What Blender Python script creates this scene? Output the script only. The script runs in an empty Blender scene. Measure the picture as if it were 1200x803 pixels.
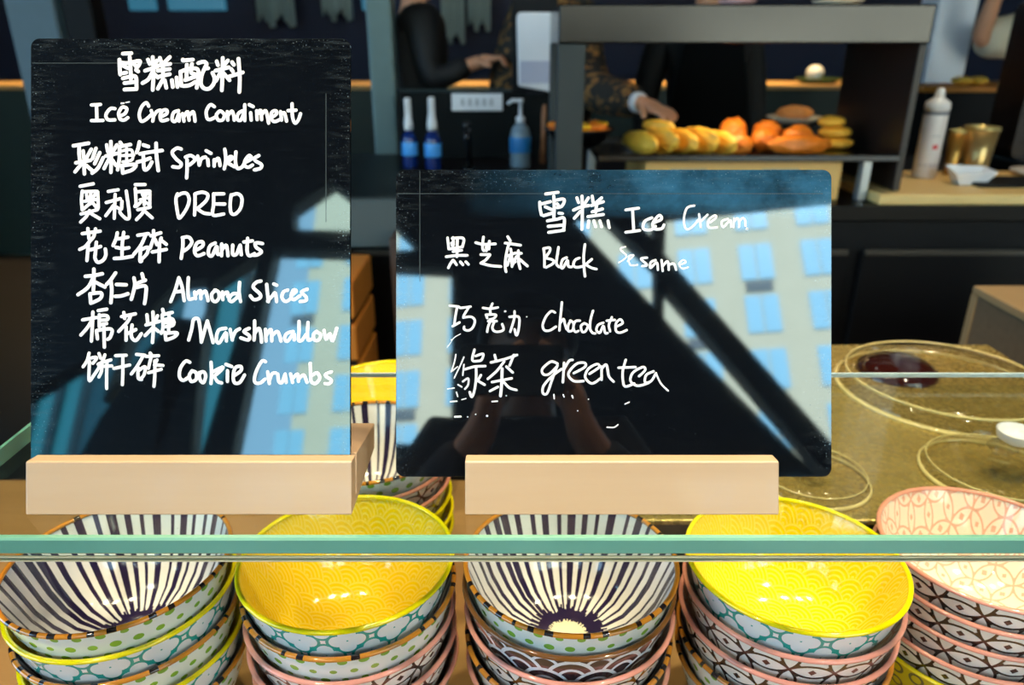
import bpy, bmesh, math, random
from mathutils import Vector, Matrix, geometry
random.seed(7)
C = bpy.context.scene
COL = C.collection
R = math.radians
P = R(22.0)                       # camera looks down by this angle; the boards lean back by it
FPX = 870.0
CAMZ = 1.45
CAM = Vector((0, 0, CAMZ))
FWD = Vector((0, math.cos(P), -math.sin(P)))
UP = Vector((0, math.sin(P), math.cos(P)))

# ------------------------------------------------------------------ camera
cd = bpy.data.cameras.new('camera')
cam = bpy.data.objects.new('camera', cd)
COL.objects.link(cam)
cam.location = CAM
cam.rotation_euler = (math.pi / 2 - P, 0, 0)
cd.sensor_width = 36
cd.lens = FPX / 1200 * 36
cd.clip_start = 0.02
cd.dof.use_dof = True
cd.dof.focus_distance = 0.53
cd.dof.aperture_fstop = 6.0
C.camera = cam

# ------------------------------------------------------------------ world, sun, lights, exposure
w = bpy.data.worlds.new('sky')
C.world = w
w.use_nodes = True
bg = w.node_tree.nodes['Background']
bg.inputs[0].default_value = (0.42, 0.72, 1.0, 1)
bg.inputs[1].default_value = 6.5
C.view_settings.view_transform = 'Standard'
C.view_settings.look = 'None'
C.view_settings.exposure = 0.0
C.view_settings.gamma = 1.0
C.view_settings.use_curve_mapping = False

def add_light(name, kind, loc, energy, color, rot=(0, 0, 0), **kw):
    d = bpy.data.lights.new(name, kind)
    d.energy = energy
    d.color = color
    for k, v in kw.items():
        if k == 'portal': d.cycles.is_portal = v
        else: setattr(d, k, v)
    o = bpy.data.objects.new(name, d)
    o.location = loc
    o.rotation_euler = rot
    COL.objects.link(o)
    return o

add_light('sun', 'SUN', (0, 20, 30), 30, (1, 0.96, 0.86), (R(-48), 0, 0), angle=R(0.5))
WARM = (1.0, 0.78, 0.50)
for i, (x, y, z, e) in enumerate([(-0.42, 0.55, 2.55, 14), (-0.02, 0.60, 2.5, 14), (0.34, 0.62, 2.55, 14), (0.85, 0.85, 2.5, 14)]):
    add_light('counter_downlight', 'SPOT', (x, y, z), e * 3.2, WARM, (0, 0, 0), spot_size=R(85), spot_blend=0.6, shadow_soft_size=0.035)
for x in (-0.75, 0.75):  # unseen fill lamps, added to warm and brighten the bowl fronts
    add_light('front_fill_spot', 'SPOT', (x, -0.15, 2.7), 70, (1.0, 0.86, 0.66), (R(12), 0, 0), spot_size=R(75), spot_blend=0.7, shadow_soft_size=0.05)
add_light('drape_fill_spot', 'SPOT', (-0.6, 6.3, 3.9), 60, (0.75, 0.95, 1.0), (R(25), 0, 0), spot_size=R(110), spot_blend=0.8, shadow_soft_size=0.08)  # unseen fill lamp, added to brighten the pale drapes
add_light('pass_lamp', 'SPOT', (0.58, 2.06, 1.43), 5, (1, 0.76, 0.42), (0, 0, 0), spot_size=R(150), spot_blend=0.8, shadow_soft_size=0.05)
add_light('counter_lamp', 'SPOT', (1.35, 2.2, 2.6), 34, (1, 0.8, 0.5), (0, 0, 0), spot_size=R(80), spot_blend=0.6, shadow_soft_size=0.06)
add_light('sink_lamp', 'SPOT', (-0.05, 2.2, 2.9), 22, (0.9, 0.95, 1.0), (0, 0, 0), spot_size=R(75), spot_blend=0.6, shadow_soft_size=0.06)
for x in (-3.2, -0.4, 0.9, 2.0):
    add_light('far_counter_lamp', 'SPOT', (x, 5.35, 2.2), 95, (1, 0.7, 0.32), (0, 0, 0), spot_size=R(120), spot_blend=0.9, shadow_soft_size=0.08)

# ------------------------------------------------------------------ helpers
def ray(px, py):
    return Vector(((px - 600) / FPX, 0, 0)) + UP * ((401.5 - py) / FPX) + FWD
def at(px, py, Y):
    d = ray(px, py); return CAM + d * (Y / d.y)
def atz(px, py, Z):
    d = ray(px, py); return CAM + d * ((Z - CAMZ) / d.z)

def tag(o, label=None, cat=None, group=None, kind=None):
    if label: o['label'] = label
    if cat: o['category'] = cat
    if group: o['group'] = group
    if kind: o['kind'] = kind
    return o
def empty(name, loc=(0, 0, 0), rot=(0, 0, 0)):
    o = bpy.data.objects.new(name, None)
    o.empty_display_size = 0.02
    o.location = loc; o.rotation_euler = rot
    COL.objects.link(o)
    return o
def link(name, bm, mat, parent=None, smooth=False, loc=(0, 0, 0), rot=(0, 0, 0)):
    me = bpy.data.meshes.new(name)
    bmesh.ops.recalc_face_normals(bm, faces=bm.faces)
    bm.to_mesh(me); bm.free()
    if mat: me.materials.append(mat)
    if smooth:
        for p in me.polygons: p.use_smooth = True
    o = bpy.data.objects.new(name, me)
    COL.objects.link(o)
    o.parent = parent
    o.location = loc; o.rotation_euler = rot
    return o
def copy_tree(o, parent=None):
    c = o.copy(); COL.objects.link(c)
    if parent is not None: c.parent = parent
    for ch in list(o.children): copy_tree(ch, c)
    return c
def add_box(bm, lo, hi, bev=0.0, seg=2):
    lo, hi = Vector(lo), Vector(hi)
    m = Matrix.Translation((lo + hi) / 2) @ Matrix.Diagonal(list(hi - lo) + [1])
    r = bmesh.ops.create_cube(bm, size=1, matrix=m)
    if bev > 0:
        es = set(e for v in r['verts'] for e in v.link_edges)
        bmesh.ops.bevel(bm, geom=list(es), offset=bev, segments=seg, profile=0.5, affect='EDGES')
def box(name, lo, hi, mat, parent=None, bev=0.003, **k):
    bm = bmesh.new(); add_box(bm, lo, hi, bev)
    return link(name, bm, mat, parent, **k)
def add_lathe(bm, prof, n=48, center=(0, 0, 0), closed=False):
    rings = []
    cx, cy, cz = center
    for r, z in prof:
        if r < 1e-6: rings.append([bm.verts.new((cx, cy, cz + z))])
        else: rings.append([bm.verts.new((cx + r * math.cos(2 * math.pi * i / n), cy + r * math.sin(2 * math.pi * i / n), cz + z)) for i in range(n)])
    pairs = list(zip(rings, rings[1:]))
    if closed: pairs.append((rings[-1], rings[0]))
    for a, b in pairs:
        for i in range(n):
            j = (i + 1) % n
            if len(a) == 1 and len(b) == 1: continue
            if len(a) == 1: bm.faces.new((a[0], b[j], b[i]))
            elif len(b) == 1: bm.faces.new((a[i], a[j], b[0]))
            else: bm.faces.new((a[i], a[j], b[j], b[i]))
def lathe(name, prof, mat, parent=None, n=48, closed=False, **k):
    bm = bmesh.new(); add_lathe(bm, prof, n, closed=closed)
    return link(name, bm, mat, parent, smooth=True, **k)
def add_prism(bm, poly, axis, lo, hi):
    """poly: 2-D outline; extruded along axis ('x': points are (y,z); 'y': (x,z); 'z': (x,y))"""
    def p3(a, b, t): return {'x': (t, a, b), 'y': (a, t, b), 'z': (a, b, t)}[axis]
    v0 = [bm.verts.new(p3(a, b, lo)) for a, b in poly]
    v1 = [bm.verts.new(p3(a, b, hi)) for a, b in poly]
    n = len(poly)
    bm.faces.new(v0); bm.faces.new(v1[::-1])
    for i in range(n):
        j = (i + 1) % n
        bm.faces.new((v0[i], v0[j], v1[j], v1[i]))
def add_tube(bm, pts, rad, n=10):
    pts = [Vector(p) for p in pts]
    rads = rad if isinstance(rad, (list, tuple)) else [rad] * len(pts)
    rings = []
    nrm = None
    for i, p in enumerate(pts):
        t = (pts[min(i + 1, len(pts) - 1)] - pts[max(i - 1, 0)]).normalized()
        if nrm is None:
            nrm = t.orthogonal().normalized()
        else:
            nrm = (nrm - t * nrm.dot(t)).normalized()
        bi = t.cross(nrm)
        rings.append([bm.verts.new(p + (nrm * math.cos(2 * math.pi * k / n) + bi * math.sin(2 * math.pi * k / n)) * rads[i]) for k in range(n)])
    for a, b in zip(rings, rings[1:]):
        for k in range(n):
            bm.faces.new((a[k], a[(k + 1) % n], b[(k + 1) % n], b[k]))
    bm.faces.new(rings[0][::-1]); bm.faces.new(rings[-1])
def rrect(x0, y0, x1, y1, r, n=6):
    out = []
    for cx, cy, a0 in ((x1 - r, y1 - r, 0), (x0 + r, y1 - r, 90), (x0 + r, y0 + r, 180), (x1 - r, y0 + r, 270)):
        for i in range(n + 1):
            a = R(a0 + 90 * i / n)
            out.append((cx + r * math.cos(a), cy + r * math.sin(a)))
    return out

# ------------------------------------------------------------------ node-expression helper
class X:
    """a small wrapper: arithmetic on sockets builds Math nodes"""
    def __init__(s, nt, sock): s.nt, s.s = nt, sock
    def _m(s, op, *others):
        n = s.nt.nodes.new('ShaderNodeMath'); n.operation = op
        for i, v in enumerate((s,) + others):
            if isinstance(v, X): s.nt.links.new(v.s, n.inputs[i])
            else: n.inputs[i].default_value = float(v)
        return X(s.nt, n.outputs[0])
    def __add__(s, o): return s._m('ADD', o)
    __radd__ = __add__
    def __sub__(s, o): return s._m('SUBTRACT', o)
    def __rsub__(s, o): return (s * -1) + o
    def __mul__(s, o): return s._m('MULTIPLY', o)
    __rmul__ = __mul__
    def __truediv__(s, o): return s._m('DIVIDE', o)
    def lt(s, o): return s._m('LESS_THAN', o)
    def gt(s, o): return s._m('GREATER_THAN', o)
    def floor(s): return s._m('FLOOR')
    def fract(s): return s._m('FRACT')
    def abs(s): return s._m('ABSOLUTE')
    def sqrt(s): return s._m('SQRT')
    def sin(s): return s._m('SINE')
    def mod2(s): return s._m('FLOORED_MODULO', 2.0)
    def min(s, o): return s._m('MINIMUM', o)
    def max(s, o): return s._m('MAXIMUM', o)
    def atan2(s, o): return s._m('ARCTAN2', o)
    def clamp(s): return s.max(0.0).min(1.0)
    def rnd(s):
        n = s.nt.nodes.new('ShaderNodeTexWhiteNoise'); n.noise_dimensions = '1D'
        s.nt.links.new(s.s, n.inputs['W']); return X(s.nt, n.outputs['Value'])
def hyp(a, b): return (a * a + b * b).sqrt()
def sel(c, a, b):  # c ? a : b
    return c * a + (1 - c) * b

def objxyz(nt):
    t = nt.nodes.new('ShaderNodeTexCoord')
    s = nt.nodes.new('ShaderNodeSeparateXYZ')
    nt.links.new(t.outputs['Object'], s.inputs[0])
    return [X(nt, s.outputs[i]) for i in range(3)] + [t.outputs['Object']]
def mixc(nt, fac, a, b):
    m = nt.nodes.new('ShaderNodeMix'); m.data_type = 'RGBA'
    for sock, v in ((m.inputs[6], a), (m.inputs[7], b)):
        if isinstance(v, (tuple, list)): sock.default_value = tuple(v)[:3] + (1,)
        else: nt.links.new(v, sock)
    nt.links.new(fac.s if isinstance(fac, X) else fac, m.inputs[0])
    return m.outputs[2]
def noise(nt, vec, scale, detail=3, rough=0.5, stretch=None):
    if stretch:
        mp = nt.nodes.new('ShaderNodeMapping'); mp.inputs['Scale'].default_value = stretch
        nt.links.new(vec, mp.inputs[0]); vec = mp.outputs[0]
    n = nt.nodes.new('ShaderNodeTexNoise')
    n.inputs['Scale'].default_value = scale; n.inputs['Detail'].default_value = detail; n.inputs['Roughness'].default_value = rough
    nt.links.new(vec, n.inputs['Vector'])
    return X(nt, n.outputs['Fac'])
def srgb(r, g, b):
    f = lambda c: (c / 255 / 12.92) if c <= 10 else ((c / 255 + 0.055) / 1.055) ** 2.4
    return (f(r), f(g), f(b), 1)

MATS = {}
def mat(name, color=(0.5, 0.5, 0.5), rough=0.5, metal=0.0, fn=None, spec=None, ior=None, coat=0.0, emit=None, var=0.0, vscale=20, bump=0.0, bscale=200, tint=None):
    if name in MATS: return MATS[name]
    m = bpy.data.materials.new(name); m.use_nodes = True
    nt = m.node_tree
    b = nt.nodes['Principled BSDF']
    b.inputs['Base Color'].default_value = tuple(color)[:3] + (1,)
    b.inputs['Roughness'].default_value = rough
    b.inputs['Metallic'].default_value = metal
    if ior: b.inputs['IOR'].default_value = ior
    if tint: b.inputs['Specular Tint'].default_value = tint
    if spec is not None: b.inputs['Specular IOR Level'].default_value = spec
    if coat: b.inputs['Coat Weight'].default_value = coat; b.inputs['Coat Roughness'].default_value = 0.06
    if emit:
        b.inputs['Emission Color'].default_value = tuple(emit[0])[:3] + (1,); b.inputs['Emission Strength'].default_value = emit[1]
    if var:
        x, y, z, v = objxyz(nt)
        n = noise(nt, v, vscale)
        c2 = [max(0, c * (1 - var)) for c in color[:3]]; c1 = [min(1, c * (1 + var)) for c in color[:3]]
        nt.links.new(mixc(nt, n, c2, c1), b.inputs['Base Color'])
    if bump:
        x, y, z, v = objxyz(nt)
        bn = nt.nodes.new('ShaderNodeBump'); bn.inputs['Strength'].default_value = bump; bn.inputs['Distance'].default_value = 0.002
        nt.links.new(noise(nt, v, bscale).s, bn.inputs['Height'])
        nt.links.new(bn.outputs[0], b.inputs['Normal'])
    if fn: fn(nt, b)
    MATS[name] = m
    return m

def clear_glass(name, tint, gloss_rough=0.02, dirt=0.0):
    """thin clear sheet: see-through with a fresnel reflection and faint scratches"""
    m = bpy.data.materials.new(name); m.use_nodes = True
    nt = m.node_tree; nt.nodes.clear()
    out = nt.nodes.new('ShaderNodeOutputMaterial')
    tr = nt.nodes.new('ShaderNodeBsdfTransparent'); tr.inputs[0].default_value = tuple(tint)[:3] + (1,)
    gl = nt.nodes.new('ShaderNodeBsdfGlossy'); gl.inputs['Roughness'].default_value = gloss_rough
    lw = nt.nodes.new('ShaderNodeLayerWeight'); lw.inputs[0].default_value = 0.5
    fc_ = X(nt, lw.outputs['Facing']); f2 = fc_ * fc_
    fres = f2 * f2 * fc_ * 0.95 + 0.035
    mx = nt.nodes.new('ShaderNodeMixShader')
    nt.links.new(fres.s, mx.inputs[0]); nt.links.new(tr.outputs[0], mx.inputs[1]); nt.links.new(gl.outputs[0], mx.inputs[2])
    last = mx.outputs[0]
    if dirt:
        x, y, z, v = objxyz(nt)
        n1 = noise(nt, v, 30, 4, 0.6, (1, 14, 1)); n2 = noise(nt, v, 30, 4, 0.6, (9, 1, 1)); sp = noise(nt, v, 420, 1)
        f = ((n1 - 0.66) * 6).clamp() * 0.5 + ((n2 - 0.68) * 6).clamp() * 0.5 + ((sp - 0.74) * 12).clamp()
        df = nt.nodes.new('ShaderNodeBsdfDiffuse'); df.inputs[0].default_value = (0.85, 0.85, 0.82, 1)
        m2 = nt.nodes.new('ShaderNodeMixShader')
        nt.links.new((f.clamp() * dirt).s, m2.inputs[0]); nt.links.new(last, m2.inputs[1]); nt.links.new(df.outputs[0], m2.inputs[2])
        last = m2.outputs[0]
    nt.links.new(last, out.inputs[0])
    return m

# ------------------------------------------------------------------ materials
M_dark = mat('dark_paint', srgb(18, 21, 26), 0.6, var=0.2, spec=0.2)
M_black = mat('black_matte', (0.006, 0.006, 0.007), 0.6, var=0.3, spec=0.2)
M_blackgloss = mat('black_gloss', (0.006, 0.006, 0.007), 0.25)
def wood_fn(c1, c2, scale=7, axis=(1, 12, 12)):
    def f(nt, b):
        x, y, z, v = objxyz(nt)
        n = noise(nt, v, scale, 4, 0.6, axis)
        nt.links.new(mixc(nt, n, c1, c2), b.inputs['Base Color'])
    return f
M_standwood = mat('pale_wood', rough=0.35, fn=wood_fn(srgb(186, 156, 122), srgb(198, 170, 138), 4), coat=0.15)
M_board = mat('chopping_board_wood', rough=0.5, fn=wood_fn(srgb(226, 186, 112), srgb(240, 208, 140), 5))
M_oak = mat('counter_wood', rough=0.5, fn=wood_fn(srgb(196, 148, 84), srgb(216, 172, 108), 5))
M_boxwood = mat('box_wood', rough=0.5, fn=wood_fn(srgb(222, 170, 92), srgb(236, 190, 112), 5))
M_tan = mat('tan_board', rough=0.7, fn=wood_fn(srgb(98, 80, 58), srgb(122, 100, 74), 6))
M_orangewood = mat('orange_wood', rough=0.6, fn=wood_fn(srgb(190, 110, 30), srgb(210, 134, 44), 6))
def brushed(nt, b):
    x, y, z, v = objxyz(nt)
    n = noise(nt, v, 60, 3, 0.6, (1, 1, 30))
    nt.links.new((n * 0.2 + 0.12).s, b.inputs['Roughness'])
M_steel = mat('brushed_steel', (0.06, 0.06, 0.06), 0.3, 1.0, fn=brushed)
M_post = mat('grey_green_steel', srgb(96, 118, 118), 0.45, 0.3, var=0.1)
def deck_fn(nt, b):
    x, y, z, v = objxyz(nt)
    n = noise(nt, v, 9, 5, 0.65); s = noise(nt, v, 120, 3, 0.6)
    nt.links.new(mixc(nt, n, srgb(158, 136, 74), srgb(206, 184, 112)), b.inputs['Base Color'])
    nt.links.new((s * 0.3 + 0.12).s, b.inputs['Roughness'])
    bn = nt.nodes.new('ShaderNodeBump'); bn.inputs['Strength'].default_value = 0.5; bn.inputs['Distance'].default_value = 0.004
    n2 = noise(nt, v, 16, 5, 0.7)
    nt.links.new(n2.s, bn.inputs['Height']); nt.links.new(bn.outputs[0], b.inputs['Normal'])
M_deck = mat('worn_golden_steel', (0.4, 0.33, 0.2), 0.35, 0.55, fn=deck_fn)
M_white = mat('white_plastic', (0.82, 0.82, 0.84), 0.35)
M_whitewall = mat('white_paint', (0.82, 0.8, 0.8), 0.6)
M_glass = clear_glass('clear_glass', (0.93, 0.98, 0.955), 0.02, 0.30)
M_glassplain = clear_glass('side_glass', (0.93, 0.98, 0.955), 0.02, 0.04)
M_lid = clear_glass('clear_acrylic', (0.93, 0.92, 0.88), 0.06, 0.10)
def edge_fn(nt, b):
    x, y, z, v = objxyz(nt)
    n = noise(nt, v, 3, 3, 0.6, (1, 1, 1))
    nt.links.new(mixc(nt, n, srgb(70, 140, 118), srgb(150, 202, 182)), b.inputs['Base Color'])
M_edge = mat('green_glass_edge', srgb(80, 150, 125), 0.12, fn=edge_fn, coat=0.6)
M_edge.node_tree.nodes['Principled BSDF'].inputs['Subsurface Weight'].default_value = 0.0
def ink_fn(nt, b):
    x, y, z, v = objxyz(nt)
    n = noise(nt, v, 500, 2)
    nt.links.new(mixc(nt, n, (0.72, 0.74, 0.78), (0.97, 0.97, 1.0)), b.inputs['Base Color'])
M_ink = mat('white_marker', (0.93, 0.93, 0.95), 0.6, fn=ink_fn)
def acrylic_fn(hw, y0, y1, haze_and_reflection=0.0):
    def f(nt, b):
        x, y, z, v = objxyz(nt)
        # dust and wear: specks that gather along the borders, plus faint wiped streaks
        edge = ((x.abs() - (hw - 0.022)) / 0.022).clamp().max(((y - (y1 - 0.022)) / 0.022).clamp())
        n = noise(nt, v, 900, 2); big = noise(nt, v, 28, 4, 0.65); st = noise(nt, v, 55, 4, 0.7, (1, 6, 1))
        sp = ((n - 0.70 + edge * 0.09 * big) * 14).clamp() * (0.12 + edge * 0.55)
        hz = ((st - 0.5) * 2).clamp() * (0.02 + edge * 0.16)
        f = (sp + hz).clamp()
        base = (0.003, 0.004, 0.006)
        if haze_and_reflection:   # bluish top band, dust plus mirrored ceiling light put into the colour, stronger right
            k = ((y - (y1 - 0.034)) / 0.010).clamp() * ((big * 1.5 - 0.30) * ((x + hw * 0.7) / hw).clamp() * haze_and_reflection).clamp()
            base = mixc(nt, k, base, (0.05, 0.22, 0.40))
        nt.links.new(mixc(nt, f, base, (0.34, 0.44, 0.48)), b.inputs['Base Color'])
        nt.links.new((big * 0.03 + 0.015 + f * 0.25).s, b.inputs['Roughness'])
    return f
M_line = mat('film_edge', (0.035, 0.05, 0.055), 0.3)
SKIN = mat('skin', srgb(214, 150, 112), 0.5, var=0.06)
HAIR = mat('black_hair', (0.01, 0.008, 0.007), 0.45)

# ---- bowl glazes
def stripes_in(nt, b):
    x, y, z, v = objxyz(nt)
    th = y.atan2(x) / (2 * math.pi); r = hyp(x, y)
    a = th * 40; cell = a.floor()
    k = cell.rnd(); off = (cell + 71.3).rnd()
    d = ((a - cell) - 0.5 - (off - 0.5) * 0.3).abs()
    st = d.lt(0.13 + k * 0.20)
    j = (th * 120).floor().rnd()
    ring = (r + (j - 0.5) * 0.010).lt(0.031)
    med = (r + (j - 0.5) * 0.004).lt(0.0165)
    f = st.max(ring) * (1 - med)
    n = noise(nt, v, 60)
    dark = mixc(nt, n, srgb(24, 22, 60), srgb(58, 44, 74))
    light = mixc(nt, med, srgb(240, 238, 238), srgb(246, 236, 206))
    nt.links.new(mixc(nt, f, light, dark), b.inputs['Base Color'])
def seigaiha(u, v):
    j0 = (v / 0.25).floor() - 1
    ds = []
    for k in range(3):
        j = j0 + k
        uu = u + j.mod2() * 0.5
        du = (uu - 0.5).fract() - 0.5
        du = (uu.fract() - 0.5)
        ds.append(hyp(du, v - j * 0.25))
    return sel(ds[0].lt(0.5), ds[0], sel(ds[1].lt(0.5), ds[1], ds[2]))
def yellow_in(nt, b):
    x, y, z, v = objxyz(nt)
    k = (hyp(x, y) + z * 0.45) / hyp(x, y).max(0.001)
    d = seigaiha(x * k / 0.038, y * k / 0.038)
    s = ((d * 2 * math.pi * 9).sin() - 0.1).clamp()
    n = noise(nt, v, 25)
    base = mixc(nt, n, srgb(248, 208, 0), srgb(252, 216, 4))
    nt.links.new(mixc(nt, s * 0.75, base, srgb(255, 232, 120)), b.inputs['Base Color'])
def shippo(u, v):
    cu, cv = u.floor(), v.floor()
    fu, fv = u - cu, v - cv
    ln = None
    for a in (0, 1):
        for c in (0, 1):
            t = (hyp(fu - a, fv - c) - 0.7071).abs().lt(0.035)
            ln = t if ln is None else ln.max(t)
    ln = ln.max(((fu - fv).abs().lt(0.03)).max((fu + fv - 1).abs().lt(0.03)) * hyp(fu - 0.5, fv - 0.5).lt(0.30))
    q = ((fu - 0.5).abs() + (fv - 0.0).abs()).lt(0.13).max(((fu - 0.5).abs() + (fv - 1.0).abs()).lt(0.13))
    q2 = ((fv - 0.5).abs() + (fu - 0.0).abs()).lt(0.10).max(((fv - 0.5).abs() + (fu - 1.0).abs()).lt(0.10))
    return ln.max(q).max(q2)
def pink_in(nt, b):
    x, y, z, v = objxyz(nt)
    k = (hyp(x, y) + z * 0.45) / hyp(x, y).max(0.001)
    x = x * k; y = y * k
    a = (x * 0.85 + y * 0.53) / 0.027; c = (y * 0.85 - x * 0.53) / 0.027
    f = shippo(a, c)
    nt.links.new(mixc(nt, f * 0.85, srgb(250, 232, 214), srgb(240, 168, 146)), b.inputs['Base Color'])
def ext_uv(x, y, z, count, hstep):
    return y.atan2(x) * (count / (2 * math.pi)), z / hstep
def dots_out(nt, b):
    x, y, z, v = objxyz(nt)
    u, h = ext_uv(x, y, z, 34, 0.0115)
    row = h.floor()
    fu = (u + row.mod2() * 0.5).fract() - 0.5; fh = h - row - 0.5
    k = (row * 57.1 + (u + row.mod2() * 0.5).floor()).rnd()
    f = hyp(fu * 1.1, fh).lt(0.19 + k * 0.10)
    nt.links.new(mixc(nt, f, srgb(232, 238, 232), srgb(128, 178, 60)), b.inputs['Base Color'])
def teal_out(nt, b):
    x, y, z, v = objxyz(nt)
    u, h = ext_uv(x, y, z, 15, 0.036)
    h = h + 0.30
    d = None
    for o in (0.0, 0.5):
        du = (u + o).fract() - 0.5; dh = (h + o).fract() - 0.5
        for (sx, sy) in ((0.2, 0), (-0.2, 0), (0, 0.2), (0, -0.2)):
            dd = hyp(du - sx, dh - sy)
            d = dd if d is None else d.min(dd)
    f = (d - 0.215).abs().lt(0.034)
    du = (u + 0.25).fract() - 0.5; dh = (h + 0.25).fract() - 0.5
    f2 = (((u * 2).fract() - 0.5).abs() + ((h * 2).fract() - 0.5).abs()).lt(0.17)
    nt.links.new(mixc(nt, f.max(f2), srgb(232, 238, 238), srgb(40, 160, 146)), b.inputs['Base Color'])
def floral_out(nt, b):
    x, y, z, v = objxyz(nt)
    u, h = ext_uv(x, y, z, 16, 0.0345)
    f = shippo(u, h + 0.30)
    nt.links.new(mixc(nt, f, srgb(238, 230, 222), srgb(52, 32, 24)), b.inputs['Base Color'])
def wave_out(nt, b):
    x, y, z, v = objxyz(nt)
    u, h = ext_uv(x, y, z, 13, 0.050)
    d = seigaiha(u, h)
    f = (d - 0.465).abs().lt(0.035).max((d - 0.27).abs().lt(0.03))
    nt.links.new(mixc(nt, f, srgb(50, 34, 40), srgb(226, 230, 236)), b.inputs['Base Color'])
def yellow_out(nt, b):
    x, y, z, v = objxyz(nt)
    u, h = ext_uv(x, y, z, 30, 0.018)
    f = (hyp(u.fract() - 0.5, h.fract() - 0.5) - 0.3).abs().lt(0.07)
    nt.links.new(mixc(nt, f, srgb(214, 196, 20), srgb(120, 112, 50)), b.inputs['Base Color'])
def tick_rim(nt, b):
    x, y, z, v = objxyz(nt)
    a = y.atan2(x) * (40 / (2 * math.pi)); cell = a.floor()
    f = ((a - cell) - 0.5).abs().lt(0.10 + cell.rnd() * 0.15) * (cell + 9.7).rnd().gt(0.35)
    nt.links.new(mixc(nt, f, srgb(206, 132, 40), srgb(34, 24, 26)), b.inputs['Base Color'])
def glaze(n, fn=None, c=(0.8, 0.8, 0.8)): return mat(n, c, 0.12, fn=fn, coat=0.5)
G = dict(
    striped=(glaze('striped_glaze', stripes_in), glaze('green_dot_glaze', dots_out), glaze('ticked_orange_rim', tick_rim)),
    yellow=(glaze('yellow_wave_glaze', yellow_in), glaze('teal_lattice_glaze', teal_out), glaze('yellow_rim', c=srgb(246, 226, 6))),
    pink=(glaze('pink_flower_glaze', pink_in), glaze('black_flower_glaze', floral_out), glaze('pink_rim', c=srgb(236, 158, 138))),
    wave=(glaze('striped_glaze', stripes_in), glaze('dark_wave_glaze', wave_out), glaze('brown_rim', c=srgb(120, 74, 30))),
    gold=(glaze('yellow_wave_glaze', yellow_in), glaze('olive_ring_glaze', yellow_out), glaze('yellow_rim')),
)

# ------------------------------------------------------------------ room shell
WX0, WX1, WY0, WY1, WZ = -5.0, 5.0, -3.2, 7.2, 4.3
def struct(o): o['kind'] = 'structure'; return o
M_floor = mat('dark_floor', srgb(60, 54, 50), 0.4, var=0.2, vscale=3)
M_ceil = mat('dark_ceiling', srgb(26, 32, 38), 0.8, var=0.1)
M_navy = mat('navy_wall', srgb(14, 26, 56), 0.7, var=0.2, vscale=2)
M_frame = mat('window_wall_dark', srgb(20, 34, 42), 0.6, var=0.1)
struct(box('floor', (WX0 - .2, WY0 - .2, -0.1), (WX1 + .2, WY1 + .2, 0), M_floor, bev=0))
struct(box('ceiling', (WX0 - .2, WY0 - .2, WZ), (WX1 + .2, WY1 + .2, WZ + .15), M_ceil, bev=0))
struct(box('wall_back', (WX0 - .2, WY1, 0), (WX1 + .2, WY1 + .2, WZ), M_navy, bev=0))
struct(box('wall_right', (WX1, WY0, 0), (WX1 + .2, WY1, WZ), M_navy, bev=0))

def wall_with_holes(name, axis, pos, thick, rect, holes, m):
    """a wall slab at x=pos or y=pos with polygonal window openings right through it"""
    loops = [[(rect[0], rect[1]), (rect[2], rect[1]), (rect[2], rect[3]), (rect[0], rect[3])]] + holes
    v2 = [p for l in loops for p in l]
    tris = geometry.tessellate_polygon([[Vector((a, b, 0)) for a, b in l] for l in loops])
    bm = bmesh.new()
    def P3(a, b, t): return (a, t, b) if axis == 'y' else (t, a, b)
    A = [bm.verts.new(P3(a, b, pos)) for a, b in v2]
    B = [bm.verts.new(P3(a, b, pos - thick)) for a, b in v2]
    for t in tris:
        for V in (A, B):
            try: bm.faces.new([V[i] for i in t])
            except ValueError: pass
    k = 0
    for l in loops:
        n = len(l)
        for i in range(n):
            j = (i + 1) % n
            bm.faces.new((A[k + i], A[k + j], B[k + j], B[k + i]))
        k += n
    return struct(link(name, bm, m))

D_L, D_R = 0.5105, 0.5145        # how far the two boards stand from the lens
def behind(px, py, D, Y=WY0):
    """the point of the window wall that the board mirrors at a given spot"""
    u, v = (px - 600) / FPX, (401.5 - py) / FPX
    o = CAM + (Vector((u, 0, 0)) + UP * v + FWD) * D
    d = Vector((u, 0, 0)) + UP * v - FWD
    q = o + d * ((Y - o.y) / d.y)
    return (q.x, q.z)
holes = []
for D, poly in (
    (D_R, [(781, 248), (1010, 224), (1010, 560), (969, 513), (779, 298)]),
    (D_R, [(664, 248), (703, 246), (768, 310), (768, 362), (665, 251)]),
    (D_R, [(778, 333), (827, 390), (961, 546), (1010, 600), (1010, 618), (956, 557), (793, 390), (778, 373)]),
    (D_R, [(738, 249), (766, 249), (766, 281)]),
    (D_R, [(440, 240), (463, 262), (495, 293), (440, 293)]),
    (D_R, [(440, 310), (529, 314), (529, 520), (440, 520)]),
    (D_L, [(344, 242), (389, 212), (421, 236), (421, 271), (344, 269)]),
    (D_L, [(322, 291), (421, 294), (421, 545), (270, 545)]),
    (D_L, [(252, 330), (308, 292), (290, 345), (232, 545), (180, 545)]),
    (D_L, [(150, 392), (208, 330), (243, 326), (240, 375), (205, 372), (120, 470)]),
    (D_L, [(118, 488), (200, 388), (239, 386), (222, 545), (88, 545)]),
):
    holes.append([behind(x, y, D) for x, y in poly])
zmax_low = 1.75  # low bays: unseen openings added to flood the counter with daylight
for i in range(6):
    x0 = -4.8 + i * 1.62
    holes.append([(x0, 0.08), (x0 + 1.5, 0.08), (x0 + 1.5, zmax_low), (x0, zmax_low)])
holes.append([(-4.8, 1.95), (-3.5, 1.95), (-3.5, 4.1), (-4.8, 4.1)])  # upper side openings, likewise added for more daylight
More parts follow.
